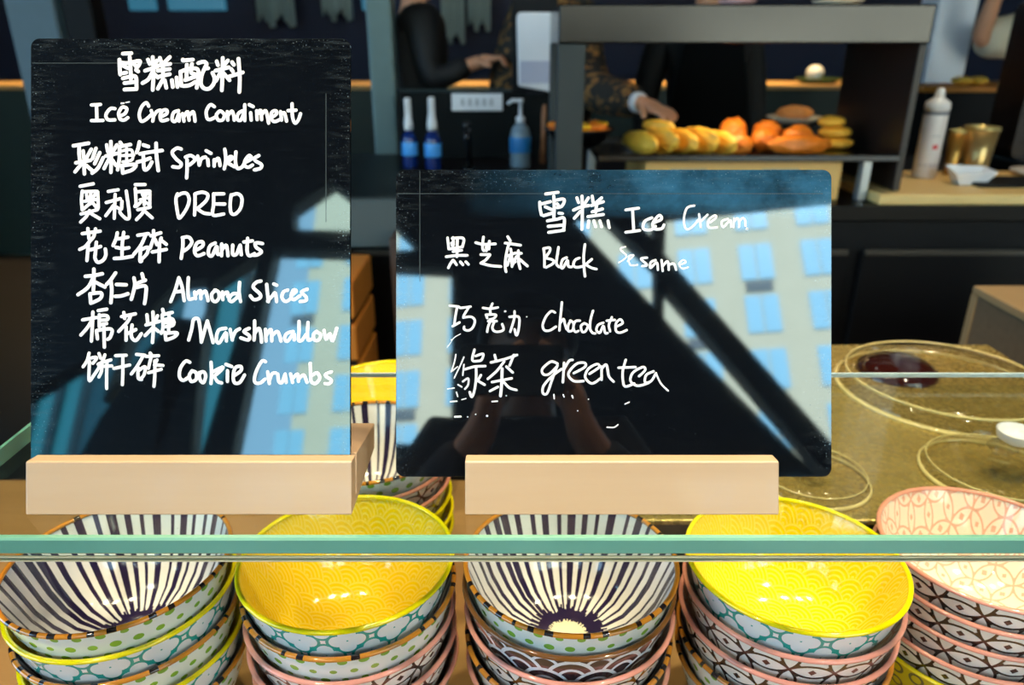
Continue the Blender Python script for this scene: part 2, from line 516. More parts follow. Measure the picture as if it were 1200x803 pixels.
holes.append([(2.7, 1.95), (3.7, 1.95), (3.7, 4.1), (2.7, 4.1)])
holes.append([(3.8, 1.95), (4.8, 1.95), (4.8, 4.1), (3.8, 4.1)])
wall_with_holes('wall_front', 'y', WY0, 0.14, (WX0 - .2, 0, WX1 + .2, WZ), holes, M_frame)
lw = [[(-2.9 + 1.3 * i, 0.1), (-1.7 + 1.3 * i, 0.1), (-1.7 + 1.3 * i, 3.9), (-2.9 + 1.3 * i, 3.9)] for i in range(3)]  # unseen openings, added to bring daylight in from the left
wall_with_holes('wall_left', 'x', WX0, 0.2, (WY0, 0, WY1, WZ), lw, M_navy)
# light portals in the big openings (they guide the daylight in, they do not shine)
add_light('daylight_portal', 'AREA', (0, WY0 + 0.02, 0.95), 1, (1, 1, 1), (R(90), 0, 0), shape='RECTANGLE', size=9.6, size_y=1.7, portal=True)
add_light('daylight_portal', 'AREA', (WX0 + 0.02, -1.0, 2.0), 1, (1, 1, 1), (R(90), 0, R(-90)), shape='RECTANGLE', size=3.8, size_y=3.8, portal=True)

# ------------------------------------------------------------------ the buildings across the street
M_facade = mat('facade_render', rough=0.8, fn=wood_fn(srgb(206, 200, 176), srgb(222, 216, 194), 0.6, (1, 1, 1)))
M_pane = mat('sky_reflection_pane', srgb(150, 208, 240), 0.3)  # reflected sky put into the panes as a plain light blue
M_ac = mat('grey_vent', srgb(90, 104, 116), 0.6)
M_tower = mat('teal_curtain_wall', srgb(34, 112, 128), 0.4)
M_tower2 = mat('teal_mullion', srgb(10, 40, 50), 0.4)
bld = tag(empty('apartment_building', (0, -33, 0), (0, 0, R(10))), 'pale rendered apartment block with blue paired windows, mirrored in the boards', 'building')
box('facade', (-11.2, -8, 0), (26, 0, 26), M_facade, bld, bev=0)
bmw = bmesh.new()
for sx in (-0.40, 0.40): add_box(bmw, (sx - 0.36, 0.0, 0), (sx + 0.36, 0.06, 1.9), 0)
pane0 = link('window', bmw, M_pane, bld, loc=(0, 0, -50))
first = True
for r_ in range(6):
    for c_ in range(11):
        o = pane0 if first else pane0.copy()
        if not first: COL.objects.link(o); o.parent = bld
        first = False
        o.location = (-11.2 + c_ * 2.9, 0, 6.2 + r_ * 2.75)
vent0 = None
for r_ in range(5):
    for c_ in range(11):
        if (r_ * 5 + c_ * 3) % 4: continue
        if vent0 is None: vent0 = o = box('vent', (-0.62, 0, 0), (0.62, 0.08, 0.5), M_ac, bld, bev=0.01)
        else: o = vent0.copy(); COL.objects.link(o); o.parent = bld
        o.location = (-11.2 + c_ * 2.9, 0, 6.2 + r_ * 2.75 - 0.62)
for i, (x0, x1, h) in enumerate([(-29.5, -18.2, 30), (-13.6, -12.2, 34)]):
    t = tag(empty('office_tower', ((x0 + x1) / 2, -30, 0), (0, 0, R(6))), ['wide teal glass office tower left of the gap of sky, mirrored', 'narrow teal glass office tower beside the pale block, mirrored'][i], 'building')
    hw = (x1 - x0) / 2
    box('curtain_wall', (-hw, -6 if i == 0 else -1.6, 0), (hw, 0, h), M_tower, t, bev=0)
    n = int(hw * 2 / 1.1)
    for k in range(n + 1):
        xx = -hw + 2 * hw * k / n
        box('mullion', (xx - 0.16, -0.01, 0), (xx + 0.16, 0.25, h), M_tower2, t, bev=0)
struct(box('ground_street', (-60, -60, -0.35), (60, WY0 - 0.35, -0.15), mat('street', srgb(120, 118, 112), 0.9), bev=0))

# ------------------------------------------------------------------ serving counter, glass shelf
GZ = CAMZ - 0.294                 # top of the glass shelf
BZ = 0.8555                        # board the bowls stand on
sc_ = tag(empty('serving_counter', (0, 0.6, 0)), 'tan wooden serving counter that carries the bowl stacks', 'counter')
box('body', (-1.2, -0.36, 0), (0.95, 0.32, BZ - 0.03), M_dark, sc_)
box('counter_top', (-1.25, -0.40, BZ - 0.03), (0.96, 0.335, BZ), mat('brown_counter_wood', rough=0.45, fn=wood_fn(srgb(138, 104, 60), srgb(166, 128, 78), 5)), sc_)

gs = tag(empty('glass_shelf', (0, 0, GZ)), 'clear glass shelf with a green front edge under both menu boards', 'glass shelf')
X0, X1, Y0, Y1, TH = -0.402, 0.80, 0.394, 0.650, 0.0125
bm = bmesh.new()
for z in (0, -TH):
    vs = [bm.verts.new(p) for p in ((X0 + .001, Y0 + .001, z), (X1, Y0 + .001, z), (X1, Y1 - .001, z), (X0 + .001, Y1 - .001, z))]
    bm.faces.new(vs if z == 0 else vs[::-1])
link('pane', bm, M_glass, gs)
def edge_strip(name, a, b, out, m):
    a, b, out = Vector(a), Vector(b), Vector(out)
    bm = bmesh.new()
    prof = [(0, 0), (0.0012, -0.0014), (0.0012, -TH + 0.0014), (0, -TH), (-0.003, -TH), (-0.003, 0)]
    ra = [bm.verts.new(a + out * o + Vector((0, 0, z))) for o, z in prof]
    rb = [bm.verts.new(b + out * o + Vector((0, 0, z))) for o, z in prof]
    n = len(prof)
    for i in range(n): bm.faces.new((ra[i], ra[(i + 1) % n], rb[(i + 1) % n], rb[i]))
    bm.faces.new(ra[::-1]); bm.faces.new(rb)
    return link(name, bm, m, gs)
M_edgepale = mat('pale_glass_edge', srgb(170, 192, 200), 0.12, coat=0.6)
edge_strip('front_edge', (X0, Y0, 0), (X1, Y0, 0), (0, -1, 0), M_edge)
box('lower_strip', (X0, Y0 - 0.001, -TH - 0.0048), (X1, Y0 + 0.003, -TH - 0.0002), M_glassplain, gs, bev=0)  # thin clear strip below the front edge, carrying two pale lines
box('strip_line', (X0, Y0 - 0.0014, -TH - 0.0054), (X1, Y0 + 0.003, -TH - 0.0048), mat('pale_strip', srgb(206, 200, 172), 0.3), gs, bev=0)
box('strip_line', (X0, Y0 - 0.0014, -TH - 0.0024), (X1, Y0 + 0.0006, -TH - 0.0019), mat('pale_strip'), gs, bev=0)
box('back_edge', (X0, Y1 - 0.002, -0.0042), (X1, Y1 + 0.001, 0), M_edgepale, gs, bev=0.0005)
edge_strip('side_edge', (X0, Y0, 0), (X0, Y1, 0), (-1, 0, 0), M_edge)
for nm, x, lab in (('left', X0 + 0.004, 'upright clear glass side panel under the left end of the shelf'), ('right', X1 - 0.008, 'upright clear glass side panel under the right end of the shelf')):
    p = tag(empty('glass_side_panel', (x, 0.52, BZ)), lab, 'glass panel')
    if nm == 'right': p.location.z = 0.99
    h = GZ - TH - p.location.z - 0.0005
    y_a, y_b = (0.125, 0.13) if nm == 'right' else (0.085, 0.128)
    bm = bmesh.new(); add_box(bm, (0, y_a - (0.0 if nm == 'left' else 0.0), 0), (0.006, y_b, h))
    link('pane', bm, M_glassplain, p)

# ------------------------------------------------------------------ menu boards and their wooden stands
def local_frame(px_c, D):
    """matrix of a board frame: x right, y up along the leaning face, z towards the viewer"""
    m = Matrix((( 1, 0, 0), (0, UP.y, -FWD.y), (0, UP.z, -FWD.z))).to_4x4()
    return m
def stand(xc, wid, label):
    # profile in world (y,z) relative to the front foot
    def pt(b, a): v = FWD * b + UP * a; return (v.y, v.z)
    s0, s1 = 0.0125, 0.0165
    a_top = 0.0366; k = 0.2; tb = math.tan(P)
    B = 0.083
    prof = [pt(0, 0.0012), pt(0.0008, 0.0004), pt(B, tb * B), pt(B, a_top + k * B), pt(s1, a_top + k * s1), pt(s1, 0.0125), pt(s0, 0.0125), pt(s0, a_top + k * s0), pt(0.001, a_top), pt(0, a_top - 0.001)]
    bm = bmesh.new(); add_prism(bm, prof, 'x', -wid / 2, wid / 2)
    d = ray(600, 605); t = 0.294 / -d.z
    o = link('sign_stand', bm, M_standwood, None, loc=(xc, d.y * t, GZ + 0.0002))
    bv = o.modifiers.new('soft_edges', 'BEVEL'); bv.width = 0.0007; bv.segments = 2; bv.limit_method = 'ANGLE'; bv.angle_limit = R(50)
    tag(o, label, 'sign stand')
    return o
DSTAND = 0.497
stL = stand((221 - 600) / FPX * DSTAND, 382 / FPX * DSTAND, 'pale wooden wedge stand holding the tall board on the left')
stR = stand((729 - 600) / FPX * DSTAND, 368 / FPX * DSTAND, 'pale wooden wedge stand holding the wide board on the right')

def catmull(pts, n=6):
    if len(pts) < 3: return pts
    out = []
    Q = [pts[0]] + pts + [pts[-1]]
    for i in range(1, len(Q) - 2):
        p0, p1, p2, p3 = Q[i - 1], Q[i], Q[i + 1], Q[i + 2]
        for k in range(n):
            t = k / n
            out.append(tuple(0.5 * ((2 * p1[j]) + (-p0[j] + p2[j]) * t + (2 * p0[j] - 5 * p1[j] + 4 * p2[j] - p3[j]) * t * t + (-p0[j] + 3 * p1[j] - 3 * p2[j] + p3[j]) * t ** 3) for j in (0, 1)))
    out.append(pts[-1])
    return out
def ribbon(bm, pts, wid, z, h):
    """one marker stroke: a low rounded bead of ink with round ends"""
    n = len(pts)
    rows = []
    for i, p in enumerate(pts):
        a, b = pts[max(i - 1, 0)], pts[min(i + 1, n - 1)]
        dx, dy = b[0] - a[0], b[1] - a[1]
        l = math.hypot(dx, dy) or 1
        nx, ny = -dy / l, dx / l
        rows.append([bm.verts.new((p[0] + nx * s * wid / 2, p[1] + ny * s * wid / 2, z + hh)) for s, hh in ((-1, 0), (-0.6, h), (0.6, h), (1, 0))])
    for r0, r1 in zip(rows, rows[1:]):
        for k in range(3): bm.faces.new((r0[k], r0[k + 1], r1[k + 1], r1[k]))
    for p in (pts[0], pts[-1]):
        ring = [bm.verts.new((p[0] + wid / 2 * math.cos(a), p[1] + wid / 2 * math.sin(a), z)) for a in [2 * math.pi * q / 10 for q in range(10)]]
        top = [bm.verts.new((p[0] + wid * 0.3 * math.cos(a), p[1] + wid * 0.3 * math.sin(a), z + h)) for a in [2 * math.pi * q / 10 for q in range(10)]]
        for q in range(10): bm.faces.new((ring[q], ring[(q + 1) % 10], top[(q + 1) % 10], top[q]))
        bm.faces.new(top)

def board(px0, px1, py0, py1, D, label, m, rad):
    """px box of the visible face -> a board of real size leaning back in its stand"""
    xc = (px0 + px1) / 2
    W = (px1 - px0) / FPX * D; H = (py1 - py0) / FPX * D
    base = CAM + (Vector(((xc - 600) / FPX, 0, 0)) + UP * ((401.5 - py1) / FPX) + FWD) * D
    root = empty('menu_board')
    root.matrix_world = Matrix.Translation(base) @ local_frame(xc, D)
    bm = bmesh.new(); add_prism(bm, rrect(-W / 2, 0, W / 2, H, rad), 'z', -0.003, 0)
    o = link('panel', bm, m, root)
    bv = o.modifiers.new('polished_edge', 'BEVEL'); bv.width = 0.0002; bv.segments = 1; bv.limit_method = 'ANGLE'; bv.angle_limit = R(60)
    tag(root, label, 'menu board')
    return root, xc, py1, D, W, H
DL2 = 0.497 + 0.0125 + 0.0005
bL = board(36, 410.5, 45, 550, DL2, 'tall black board listing ice cream condiments in white handwriting', mat('black_acrylic_tall', rough=0.02, ior=1.9, tint=(0.72, 0.95, 1, 1), fn=acrylic_fn(0.1095, 0, 0.296)), 0.006)
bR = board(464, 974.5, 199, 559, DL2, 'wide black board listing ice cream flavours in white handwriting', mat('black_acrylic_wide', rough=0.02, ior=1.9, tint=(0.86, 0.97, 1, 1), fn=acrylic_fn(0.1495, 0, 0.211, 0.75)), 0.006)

def write(bd, name_label, ox, oy, s, wid, data, name='handwriting'):
    root, xc, yb, D, W, H = bd
    k = D / FPX
    bm = bmesh.new()
    for i, st in enumerate(data.split(';')):
        nums = [tuple(float(q) for q in t.split(',')) for t in st.split()]
        if not nums: continue
        wd = wid
        if nums and len(nums[0]) == 1: wd = nums[0][0]; nums = nums[1:]
        pts = [((ox + a / s - xc) * k, (yb - (oy + b / s)) * k) for a, b in nums]
        if len(pts) == 1: pts.append((pts[0][0] + 1e-4, pts[0][1]))
        ribbon(bm, catmull(pts), wd * k, 0.00005 + 0.000004 * (i % 7), 0.00012)
    o = link(name, bm, M_ink, root)
    o['label'] = name_label
    return o
# --- the tall board
write(bL, 'white handwritten heading in Chinese, ice cream condiments', 80, 50, 10, 4.4, '''640,130 740,125;600,200 603,290 610,375;610,235 700,240 830,215 835,250 800,300;720,170 730,300 735,430;640,270 700,300;640,360 680,352;760,240 800,280;795,322 820,338;640,420 720,400 790,400 800,500 800,545;660,475 790,460;660,550 790,545;
935,200 955,250;990,170 1000,350 990,555;1040,210 1010,270;900,330 1050,280;990,340 940,430 870,475;1010,370 1050,410;1075,180 1090,230;1190,170 1120,240;1060,270 1195,250;1050,330 1190,310;1060,400 1190,370;1110,240 1110,400;1110,430 1050,540;1130,440 1150,530;1215,440 1225,520;1270,410 1280,520;
1345,200 1350,210 1460,200;1315,340 1325,505;1325,340 1400,310 1510,310 1525,400 1505,530;1390,260 1385,430;1450,250 1440,350 1485,370;1370,440 1490,400;1350,510 1420,500 1490,460;1525,240 1590,225 1622,252 1600,300 1640,300;1600,300 1565,380 1555,480 1590,535 1650,540 1700,490 1715,420 1690,355;
1740,220 1755,265;1810,180 1810,300 1800,560;1870,210 1830,260;1725,330 1880,290;1790,340 1730,450;1820,360 1890,440;1920,230 1940,260;1910,310 1930,340;1865,405 2045,350;1995,190 2010,400 2005,580''')
write(bL, 'white handwriting reading Ice Cream', 95, 110, 8.571, 3.9, '''105,113 195,108;155,112 160,270;105,270 220,268;340,150 295,150 250,210 270,260 340,262;385,225 440,200 460,150 415,135 380,190 390,250 430,265 470,240;2 405,98 430,95;1.4 450,88 485,82;680,125 655,90 610,130 585,210 605,275 650,260 700,215;705,170 725,230 720,275;725,230 760,180 795,165;800,235 860,200 860,165 820,170 795,220 810,270 870,260;980,170 930,190 915,260 950,275 985,200 985,275;1020,200 1035,275;1035,230 1070,180 1085,265;1085,220 1125,180 1140,230 1145,275''')
write(bL, 'white handwriting reading Condiment', 225, 110, 8.571, 3.9, '''225,130 185,110 145,170 150,240 180,260 235,235;275,175 245,215 265,265 310,260 325,210 290,175 270,180;355,180 360,265;360,220 400,175 420,220 425,265;510,170 465,200 455,255 490,265 520,200;530,110 530,270;590,190 595,265;575,110 615,130;650,170 655,260;655,210 690,165 700,260;700,210 740,170 760,240 770,295;800,240 850,200 840,170 800,190 795,250 830,280 880,260;890,180 900,265;895,210 925,190 940,230 950,275;1005,100 1010,230 1035,295 1070,260 1090,200;965,170 1045,165''')
write(bL, 'white Chinese handwriting beside Sprinkles', 75, 155, 10, 4.2, '''110,160 200,145 290,130;180,150 178,240 185,320;225,220 235,310;320,200 260,310;140,360 310,330;225,350 130,465;235,340 240,490;260,390 330,450;375,190 335,310;420,240 360,370;460,300 400,420 330,480;
500,150 515,230;550,110 555,280 550,470;620,150 580,220;490,280 620,250;530,310 470,425;570,330 610,390;660,120 680,150;650,170 780,145;650,180 650,300 630,440;3.4 680,220 790,210 800,320 690,350;3.4 680,275 820,268;3.4 735,190 735,380;680,390 690,480;690,390 840,380 800,440 700,475;
885,115 870,190 850,240;930,150 990,170;890,255 1000,235 1150,215;860,350 940,330 1010,305;930,270 940,430 985,425 1030,350;1080,130 1085,280 1105,450''')
write(bL, 'white handwriting reading Sprinkles', 190, 165, 8.03, 4.0, '''180,80 140,70 95,110 130,170 180,215 160,250 100,245;235,180 235,290 230,350;220,155 270,140 310,175 270,220 245,230;335,145 350,230;350,230 370,170 410,155;430,175 435,235;415,95 460,120;490,180 490,240;490,210 525,165 540,200 545,235;590,80 600,180 585,265;600,190 640,150 660,165 610,205;610,205 680,245;695,105 690,200 710,260 750,250 770,220;780,205 840,170 820,140 785,180 775,230 810,250 850,230;910,140 870,165 880,190 935,225 925,260 870,275''')
write(bL, 'white handwritten capitals in the fourth row', 190, 165, 8.03, 3.9, '''145,500 130,560 150,700 170,725 230,640 255,560 235,500 190,495 150,515;310,500 310,600 305,700;310,500 380,485 430,510 410,570 330,640;330,640 390,680 450,690;580,500 485,502;485,500 485,600 480,700 580,690;490,595 590,597;650,510 640,600 650,680 690,690 740,630 750,540 710,500 650,515''')
write(bL, 'white Chinese handwriting in the fourth row', 80, 205, 10, 3.8, '''140,135 295,105;165,190 155,300 165,410;165,200 330,195 345,220 350,390 320,410;215,230 225,290;320,220 290,270;190,310 320,290;265,200 260,340;260,330 180,400;290,330 320,370;150,460 340,410;250,420 210,490 145,555;260,450 370,515;
470,195 585,175;550,230 545,380 540,510;445,325 610,280;530,360 440,480;570,380 600,400;630,310 625,400;680,190 710,400 715,500 680,515 620,460 605,430;
785,115 900,115;785,160 795,330 780,370;800,200 940,190 955,210 955,360;3 860,210 880,260;3 930,210 900,260;3 840,290 945,270;890,200 890,350;850,320 800,370;3 900,310 940,350;815,410 960,380;890,390 870,450 800,525;900,430 985,505''')
write(bL, 'white Chinese handwriting beside Peanuts', 80, 260, 10, 4.0, '''165,140 375,110;230,80 245,200;320,85 300,170 260,220;260,220 200,290 135,325;235,270 220,455;330,240 320,350 315,430 350,475 410,450 440,390 435,320;260,330 380,290;
575,130 560,200 525,280;590,200 700,180;650,125 635,250 630,400;560,300 640,315 710,305;540,430 640,425 755,405;
815,160 940,140;910,150 850,280 770,380;850,300 840,455 860,460;850,330 930,300 925,370 860,440;1000,105 1000,150;970,165 1085,130;1010,170 960,310;1020,210 1040,270;1090,190 1070,260;1080,210 1150,265;985,355 1150,325;1070,250 1065,470''')
write(bL, 'white handwriting reading Peanuts', 190, 270, 8.03, 4.0, '''195,70 195,150 180,265;190,70 250,65 280,110 250,160 205,195;315,190 380,150 380,110 330,120 305,190 330,240 395,220;500,120 450,150 435,220 470,240 515,150 520,220 540,225;560,130 560,240;560,190 600,140 615,190 620,240;665,140 665,225 700,225 730,150;735,140 745,230;805,75 800,190 820,240 870,220;770,110 850,100;945,125 880,120 885,160 935,200 900,230 860,235''')
write(bL, 'white Chinese handwriting beside Almond Slices', 80, 310, 10, 4.2, '''200,140 300,130 400,110;300,55 300,180 295,305;290,160 230,270 115,355;320,210 430,265;255,345 265,455;260,345 385,335 375,400 280,450;
555,100 500,180 450,235;500,200 510,300 500,450;565,235 680,240;550,375 620,370 700,345;770,160 780,250 740,410;865,110 880,170;800,225 905,185;800,270 905,255 910,350 895,460''')
write(bL, 'white handwriting reading Almond', 190, 320, 8.92, 4.0, '''175,50 140,170 90,300;175,50 210,150 230,290;130,200 215,190;275,50 270,170 280,270 320,270;340,200 350,270;350,230 400,185 405,270;405,230 450,190 470,240 480,290;560,180 520,220 525,280 560,300 595,260 590,200 550,180;630,200 635,280;640,230 680,200 690,250;810,100 805,200 820,300;800,220 740,220 700,270 730,300 790,250''')
write(bL, 'white handwriting reading Slices', 280, 320, 8.92, 4.0, '''230,85 180,100 150,150 220,220 220,260 160,280 120,240;290,120 300,220 310,300;300,295 350,240 380,210 395,300;365,115 395,130;510,180 465,200 450,260 490,300 540,270;560,230 600,190 570,180 545,240 570,280 640,240;715,170 655,200 700,250 700,290 640,300''')
write(bL, 'white Chinese handwriting beside Marshmallow', 85, 355, 9.23, 4.0, '''110,185 260,160;220,100 215,250 205,415;210,190 160,270 90,350;280,85 370,70;290,130 290,260;295,140 370,140 380,180 300,190;300,240 370,225;260,300 270,390;260,300 420,285 410,370 380,395;340,260 345,480;
530,150 680,120;555,105 565,170;630,130 600,200 500,310;580,260 580,405;645,240 635,340 650,390 690,405 745,335;600,330 685,290;
805,130 815,230;870,100 875,260 865,430;920,140 895,200;795,240 940,200;870,270 785,355;890,280 930,310;975,70 985,110;970,130 1080,105;970,140 980,260 960,330;1000,180 1080,175 1090,240 1010,260;1000,215 1100,210;1045,140 1040,300;1000,320 1010,400;1010,330 1130,325 1100,370 1020,400''')
write(bL, 'white handwriting reading Marshmallow', 200, 365, 8.03, 4.0, '''170,270 200,160 215,80 260,75 280,180 290,290;290,290 320,180 345,90;345,90 370,180 400,295;520,160 450,180 430,270 460,295 520,200 525,280;560,170 580,270;580,260 610,190 650,165;740,160 690,190 740,230 730,270 660,250;790,90 790,200 785,270;790,210 830,160 850,220 855,290;
893,170 898,280;898,230 943,170 953,280;953,230 1003,190 1028,240 1038,280;1153,190 1093,210 1073,260 1103,280 1158,210 1163,270;1208,95 1208,190 1203,270 1233,275 1273,220;1293,105 1288,200 1293,270 1333,260;1373,190 1343,220 1353,270 1393,270 1413,220 1373,195;1443,180 1463,265 1498,210 1523,280 1563,160''')
write(bL, 'white Chinese handwriting beside Cookie Crumbs', 85, 405, 10, 3.8, '''195,90 170,180 125,250;195,152 285,142 240,210;200,190 195,410 250,350 310,260;310,95 330,150;380,110 360,170;300,220 350,200 450,170;310,248 460,240;345,190 340,300 310,370;405,190 400,350 400,505;
505,120 630,115;485,270 670,230;590,120 590,300 585,460;750,105 850,115;830,120 760,240 690,335;770,260 770,380 810,400;780,290 850,250 840,340 800,390;910,90 930,120;860,130 1010,120;920,140 890,270;990,170 960,230;990,230 1060,235;890,320 1040,280;965,180 965,350 955,480''')
write(bL, 'white handwriting reading Cookie', 200, 365, 8.03, 4.0, '''180,480 140,470 90,540 85,620 120,650 170,620;200,560 175,610 195,660 240,640 240,580 200,560;290,570 270,600 280,650 310,670 330,610 310,570 265,580;380,480 385,590 380,680;395,570 490,525 470,560 410,610;410,610 440,660 480,675;535,560 535,660;520,500 575,520;590,610 660,560 660,520 610,530 590,600 600,670 650,670 695,600''')
write(bL, 'white handwriting reading Crumbs', 300, 370, 8.03, 4.0, '''90,435 55,430 5,520 -15,600 0,635 40,635 85,600;110,530 125,640;125,620 150,550 185,540;205,550 215,620 245,630 270,560;275,550 285,630;325,550 345,630;340,600 390,550 400,620;400,600 450,560 480,630;510,450 515,560 520,620 560,640 600,590 575,540 520,570;710,530 650,560 710,610 690,640 650,640''')
# --- the wide board
write(bR, 'white Chinese handwriting in the heading', 620, 215, 10, 3.6, '''195,125 340,105;125,220 130,300 145,370;150,240 250,215;300,200 400,185 410,220 380,270 330,285;290,150 295,280 290,400;190,275 270,310;170,380 270,350;330,240 350,270;350,350 390,355;215,440 330,420 410,410 405,550;225,505 400,490;230,575 410,550;
560,170 580,225;620,150 625,300 620,540;695,170 650,240;520,315 600,280 700,260;600,330 530,410;740,150 750,220;850,170 770,240;730,260 870,215;790,260 780,340;740,335 860,300;690,390 870,365;700,440 690,520;760,440 780,510;830,440 850,510;925,440 940,520''')
write(bR, 'white handwriting reading Ice Cream', 720, 220, 7.06, 3.4, '''95,185 200,170;150,180 160,360;95,370 210,355;310,250 250,280 240,340 300,350 340,320;330,290 390,260 370,230 320,290 330,340 390,340 410,310;2.6 660,150 600,170 575,260 590,340 640,330 700,260;2.6 700,220 715,330;2.6 715,280 770,225;2.6 790,290 840,250 830,230 780,270 780,330 850,330;2.6 940,260 890,280 900,330 960,270 965,325;2.6 985,330 990,258;2.6 990,285 1015,255 1030,275 1030,328;2.6 1030,285 1060,253 1080,270 1085,318;1095,342''')
write(bR, 'white Chinese handwriting beside Black Sesame', 510, 270, 10, 3.2, '''145,90 160,220;210,85 215,170;200,95 330,95 320,190;190,150 210,200;175,220 320,195;260,100 255,310;210,250 310,235;130,310 260,295 375,295;210,350 180,390 155,440;220,360 250,405;295,370 325,405;360,370 390,400;
475,145 560,165 705,160;565,80 555,200 570,240;635,130 630,220;600,190 600,240;535,285 640,285;640,290 590,350 535,385;535,385 650,415 770,425;
850,75 880,125;820,150 1000,175;860,170 830,300 820,420 830,485;885,220 895,300 900,425;850,300 930,270 1010,270;880,310 845,410;910,340 940,370;975,240 975,350 995,450;950,310 910,400;990,340 1080,420''')
write(bR, 'white handwriting reading Black', 625, 270, 10, 3.0, '''120,215 130,300 130,430;120,215 190,205 190,250 140,320;140,325 230,350 230,390 150,435;295,200 280,300 270,390 300,430;390,320 340,350 325,430 350,440 400,350 410,420 450,430;540,325 490,350 470,410 510,435 590,420;605,165 590,300 595,440 605,540;685,340 620,395;610,400 680,440 740,455''')
write(bR, 'thin white handwriting reading Sesame', 720, 220, 7.06, 2.8, '''2 90,490 50,510 100,570 40,620;2 110,610 160,560 120,570 130,640 190,640;270,580 220,590 270,640 230,650;340,600 300,620 300,665 350,620 360,680;390,600 400,690;400,650 440,610 450,680;450,640 490,630 510,680;2 540,640 590,620 570,600 535,630 560,670 610,660''')
write(bR, 'white Chinese handwriting beside Chocolate', 510, 350, 10, 2.8, '''170,85 270,95 300,110 415,95;255,110 235,220 225,310;205,325 285,280;390,110 340,190 330,220;330,225 420,215 465,260 440,340 390,375 340,360 340,330;560,110 640,120 735,105;670,60 645,130 650,180;595,190 610,230;600,190 710,190 690,230 640,245;620,265 720,265;650,260 620,330 610,390;690,280 670,340 690,380 740,390 800,365 785,300;870,215 975,215 985,300 970,400 950,430 930,360;930,150 925,240 880,390;2 815,152 825,150;1.5 1072,215;0.9 295,415 220,460 180,520 140,575;1.8 190,485''')
write(bR, 'white handwriting reading Chocolate', 625, 350, 10, 2.8, '''255,165 210,150 150,210 110,310 130,370 190,375 265,330;335,45 320,200 305,375;320,280 355,240 370,300 390,360;440,260 410,310 410,380 460,370 470,290 430,260;545,260 490,270 470,340 490,390 530,380;600,290 560,320 570,385 610,385 640,320 600,290;700,145 670,250 665,350 690,400 725,410;820,285 760,310 740,370 780,400 820,320 840,400 870,405;920,220 885,310 900,385;860,260 955,250;970,330 1045,290 1020,245 970,290 970,380 1020,400 1095,370''')
write(bR, 'thin white Chinese handwriting beside green tea', 510, 400, 8.03, 2.9, '''1.6 195,125 180,200 150,290;1.4 150,290 210,240;1.6 270,150 240,220 180,345;1.8 270,220 260,320;1.8 215,410 250,430;370,80 350,180 420,185;380,140 450,120 440,170 420,185;280,265 370,240 470,235;385,240 385,350 370,460 345,525 325,480;2.2 260,380 310,350 310,410 280,450;400,370 430,320;395,370 465,410;
560,130 575,190;525,200 650,170 770,130;740,130 700,230;650,190 580,280 495,355;670,240 730,295;535,385 720,350;3.4 630,260 625,400 615,515;590,430 515,470;650,390 700,440 765,460''')
write(bR, 'white handwriting reading green tea', 620, 400, 7.06, 2.9, '''235,185 180,170 110,230 120,275 170,270 230,210;235,200 190,320 150,430 115,430 120,370 190,290 270,230;290,180 280,340;285,240 330,165 360,155;370,265 460,215 460,180 390,190 325,270 370,330 450,330;500,270 580,215 560,190 490,230 465,300 520,350 590,310;600,210 600,320;600,230 640,195 660,290 700,335;800,155 775,250 780,350 805,375 870,350;740,220 880,215;910,290 960,240 940,215 860,260 840,330 900,370 990,345;1030,250 970,280 960,340 1010,330 1050,265;2.2 1050,265 1090,350 1150,410''')
for st in '''145,570 205,565;2.2 185,712 240,710;2.6 487,703;535,568 585,565;1.2 115,450 180,440;200,480 212,520;1.2 250,550 290,540;668,513;305,712;380,688;
1117,502 1120,540;1205,504 1212,524;1288,512 1296,535;1442,546;1786,592 1824,574;1618,810 1680,812 1720,786;1340,655'''.split(';'):
    write(bR, 'small leftover white marker mark', 510, 400, 8.03, 1.6, st, name='marker_mark')
def rule(bd, x0, y0, x1, y1):
    root, xc, yb, D, W, H = bd; k = D / FPX
    bm = bmesh.new(); add_box(bm, ((min(x0, x1) - xc) * k - 0.0002, (yb - max(y0, y1)) * k - 0.0002, 0), ((max(x0, x1) - xc) * k + 0.0002, (yb - min(y0, y1)) * k + 0.0002, 0.00006))
    link('film_edge', bm, M_line, root)
rule(bR, 466, 227, 964, 227); rule(bR, 492, 201, 492, 330); rule(bL, 38, 74, 250, 74); rule(bL, 382, 110, 382, 260)

# ------------------------------------------------------------------ bowls
RB, HB = 0.0905, 0.092
def bowl_proto(kind):
    gi, go, gr = G[kind]
    root = empty('bowl')
    outer = [(0, 0.004), (0.034, 0.003), (0.036, 0), (0.040, 0), (0.041, 0.006), (0.055, 0.013), (0.067, 0.028), (0.0765, 0.048), (0.084, 0.070), (RB - 0.0018, HB - 0.002)]
    lathe('outer_wall', outer, go, root, 72)
    inner = [(RB - 0.0026, HB - 0.001), (0.0805, 0.070), (0.073, 0.049), (0.063, 0.0315), (0.051, 0.0185), (0.035, 0.0115), (0.018, 0.0095), (0, 0.0095)]
    lathe('inside', inner, gi, root, 72)
    bm = bmesh.new()
    prof = [(RB - 0.0022 + 0.0022 * math.cos(a), HB - 0.0016 + 0.0020 * math.sin(a)) for a in [2 * math.pi * k / 10 for k in range(10)]]
    add_lathe(bm, prof, 72, closed=True)
    link('rim', bm, gr, root, smooth=True)
    return root
PROTO = {k: bowl_proto(k) for k in G}
USED = set()
DESC = dict(striped='navy striped bowl, green dots outside', yellow='yellow bowl, teal lattice outside', pink='pink-rimmed bowl, black flowers outside', wave='brown-rimmed bowl, dark waves outside', gold='yellow-rimmed bowl, olive rings outside')
ORD = ['topmost', 'second from the top', 'third from the top', 'fourth from the top', 'fifth from the top', 'sixth from the top', 'seventh from the top']
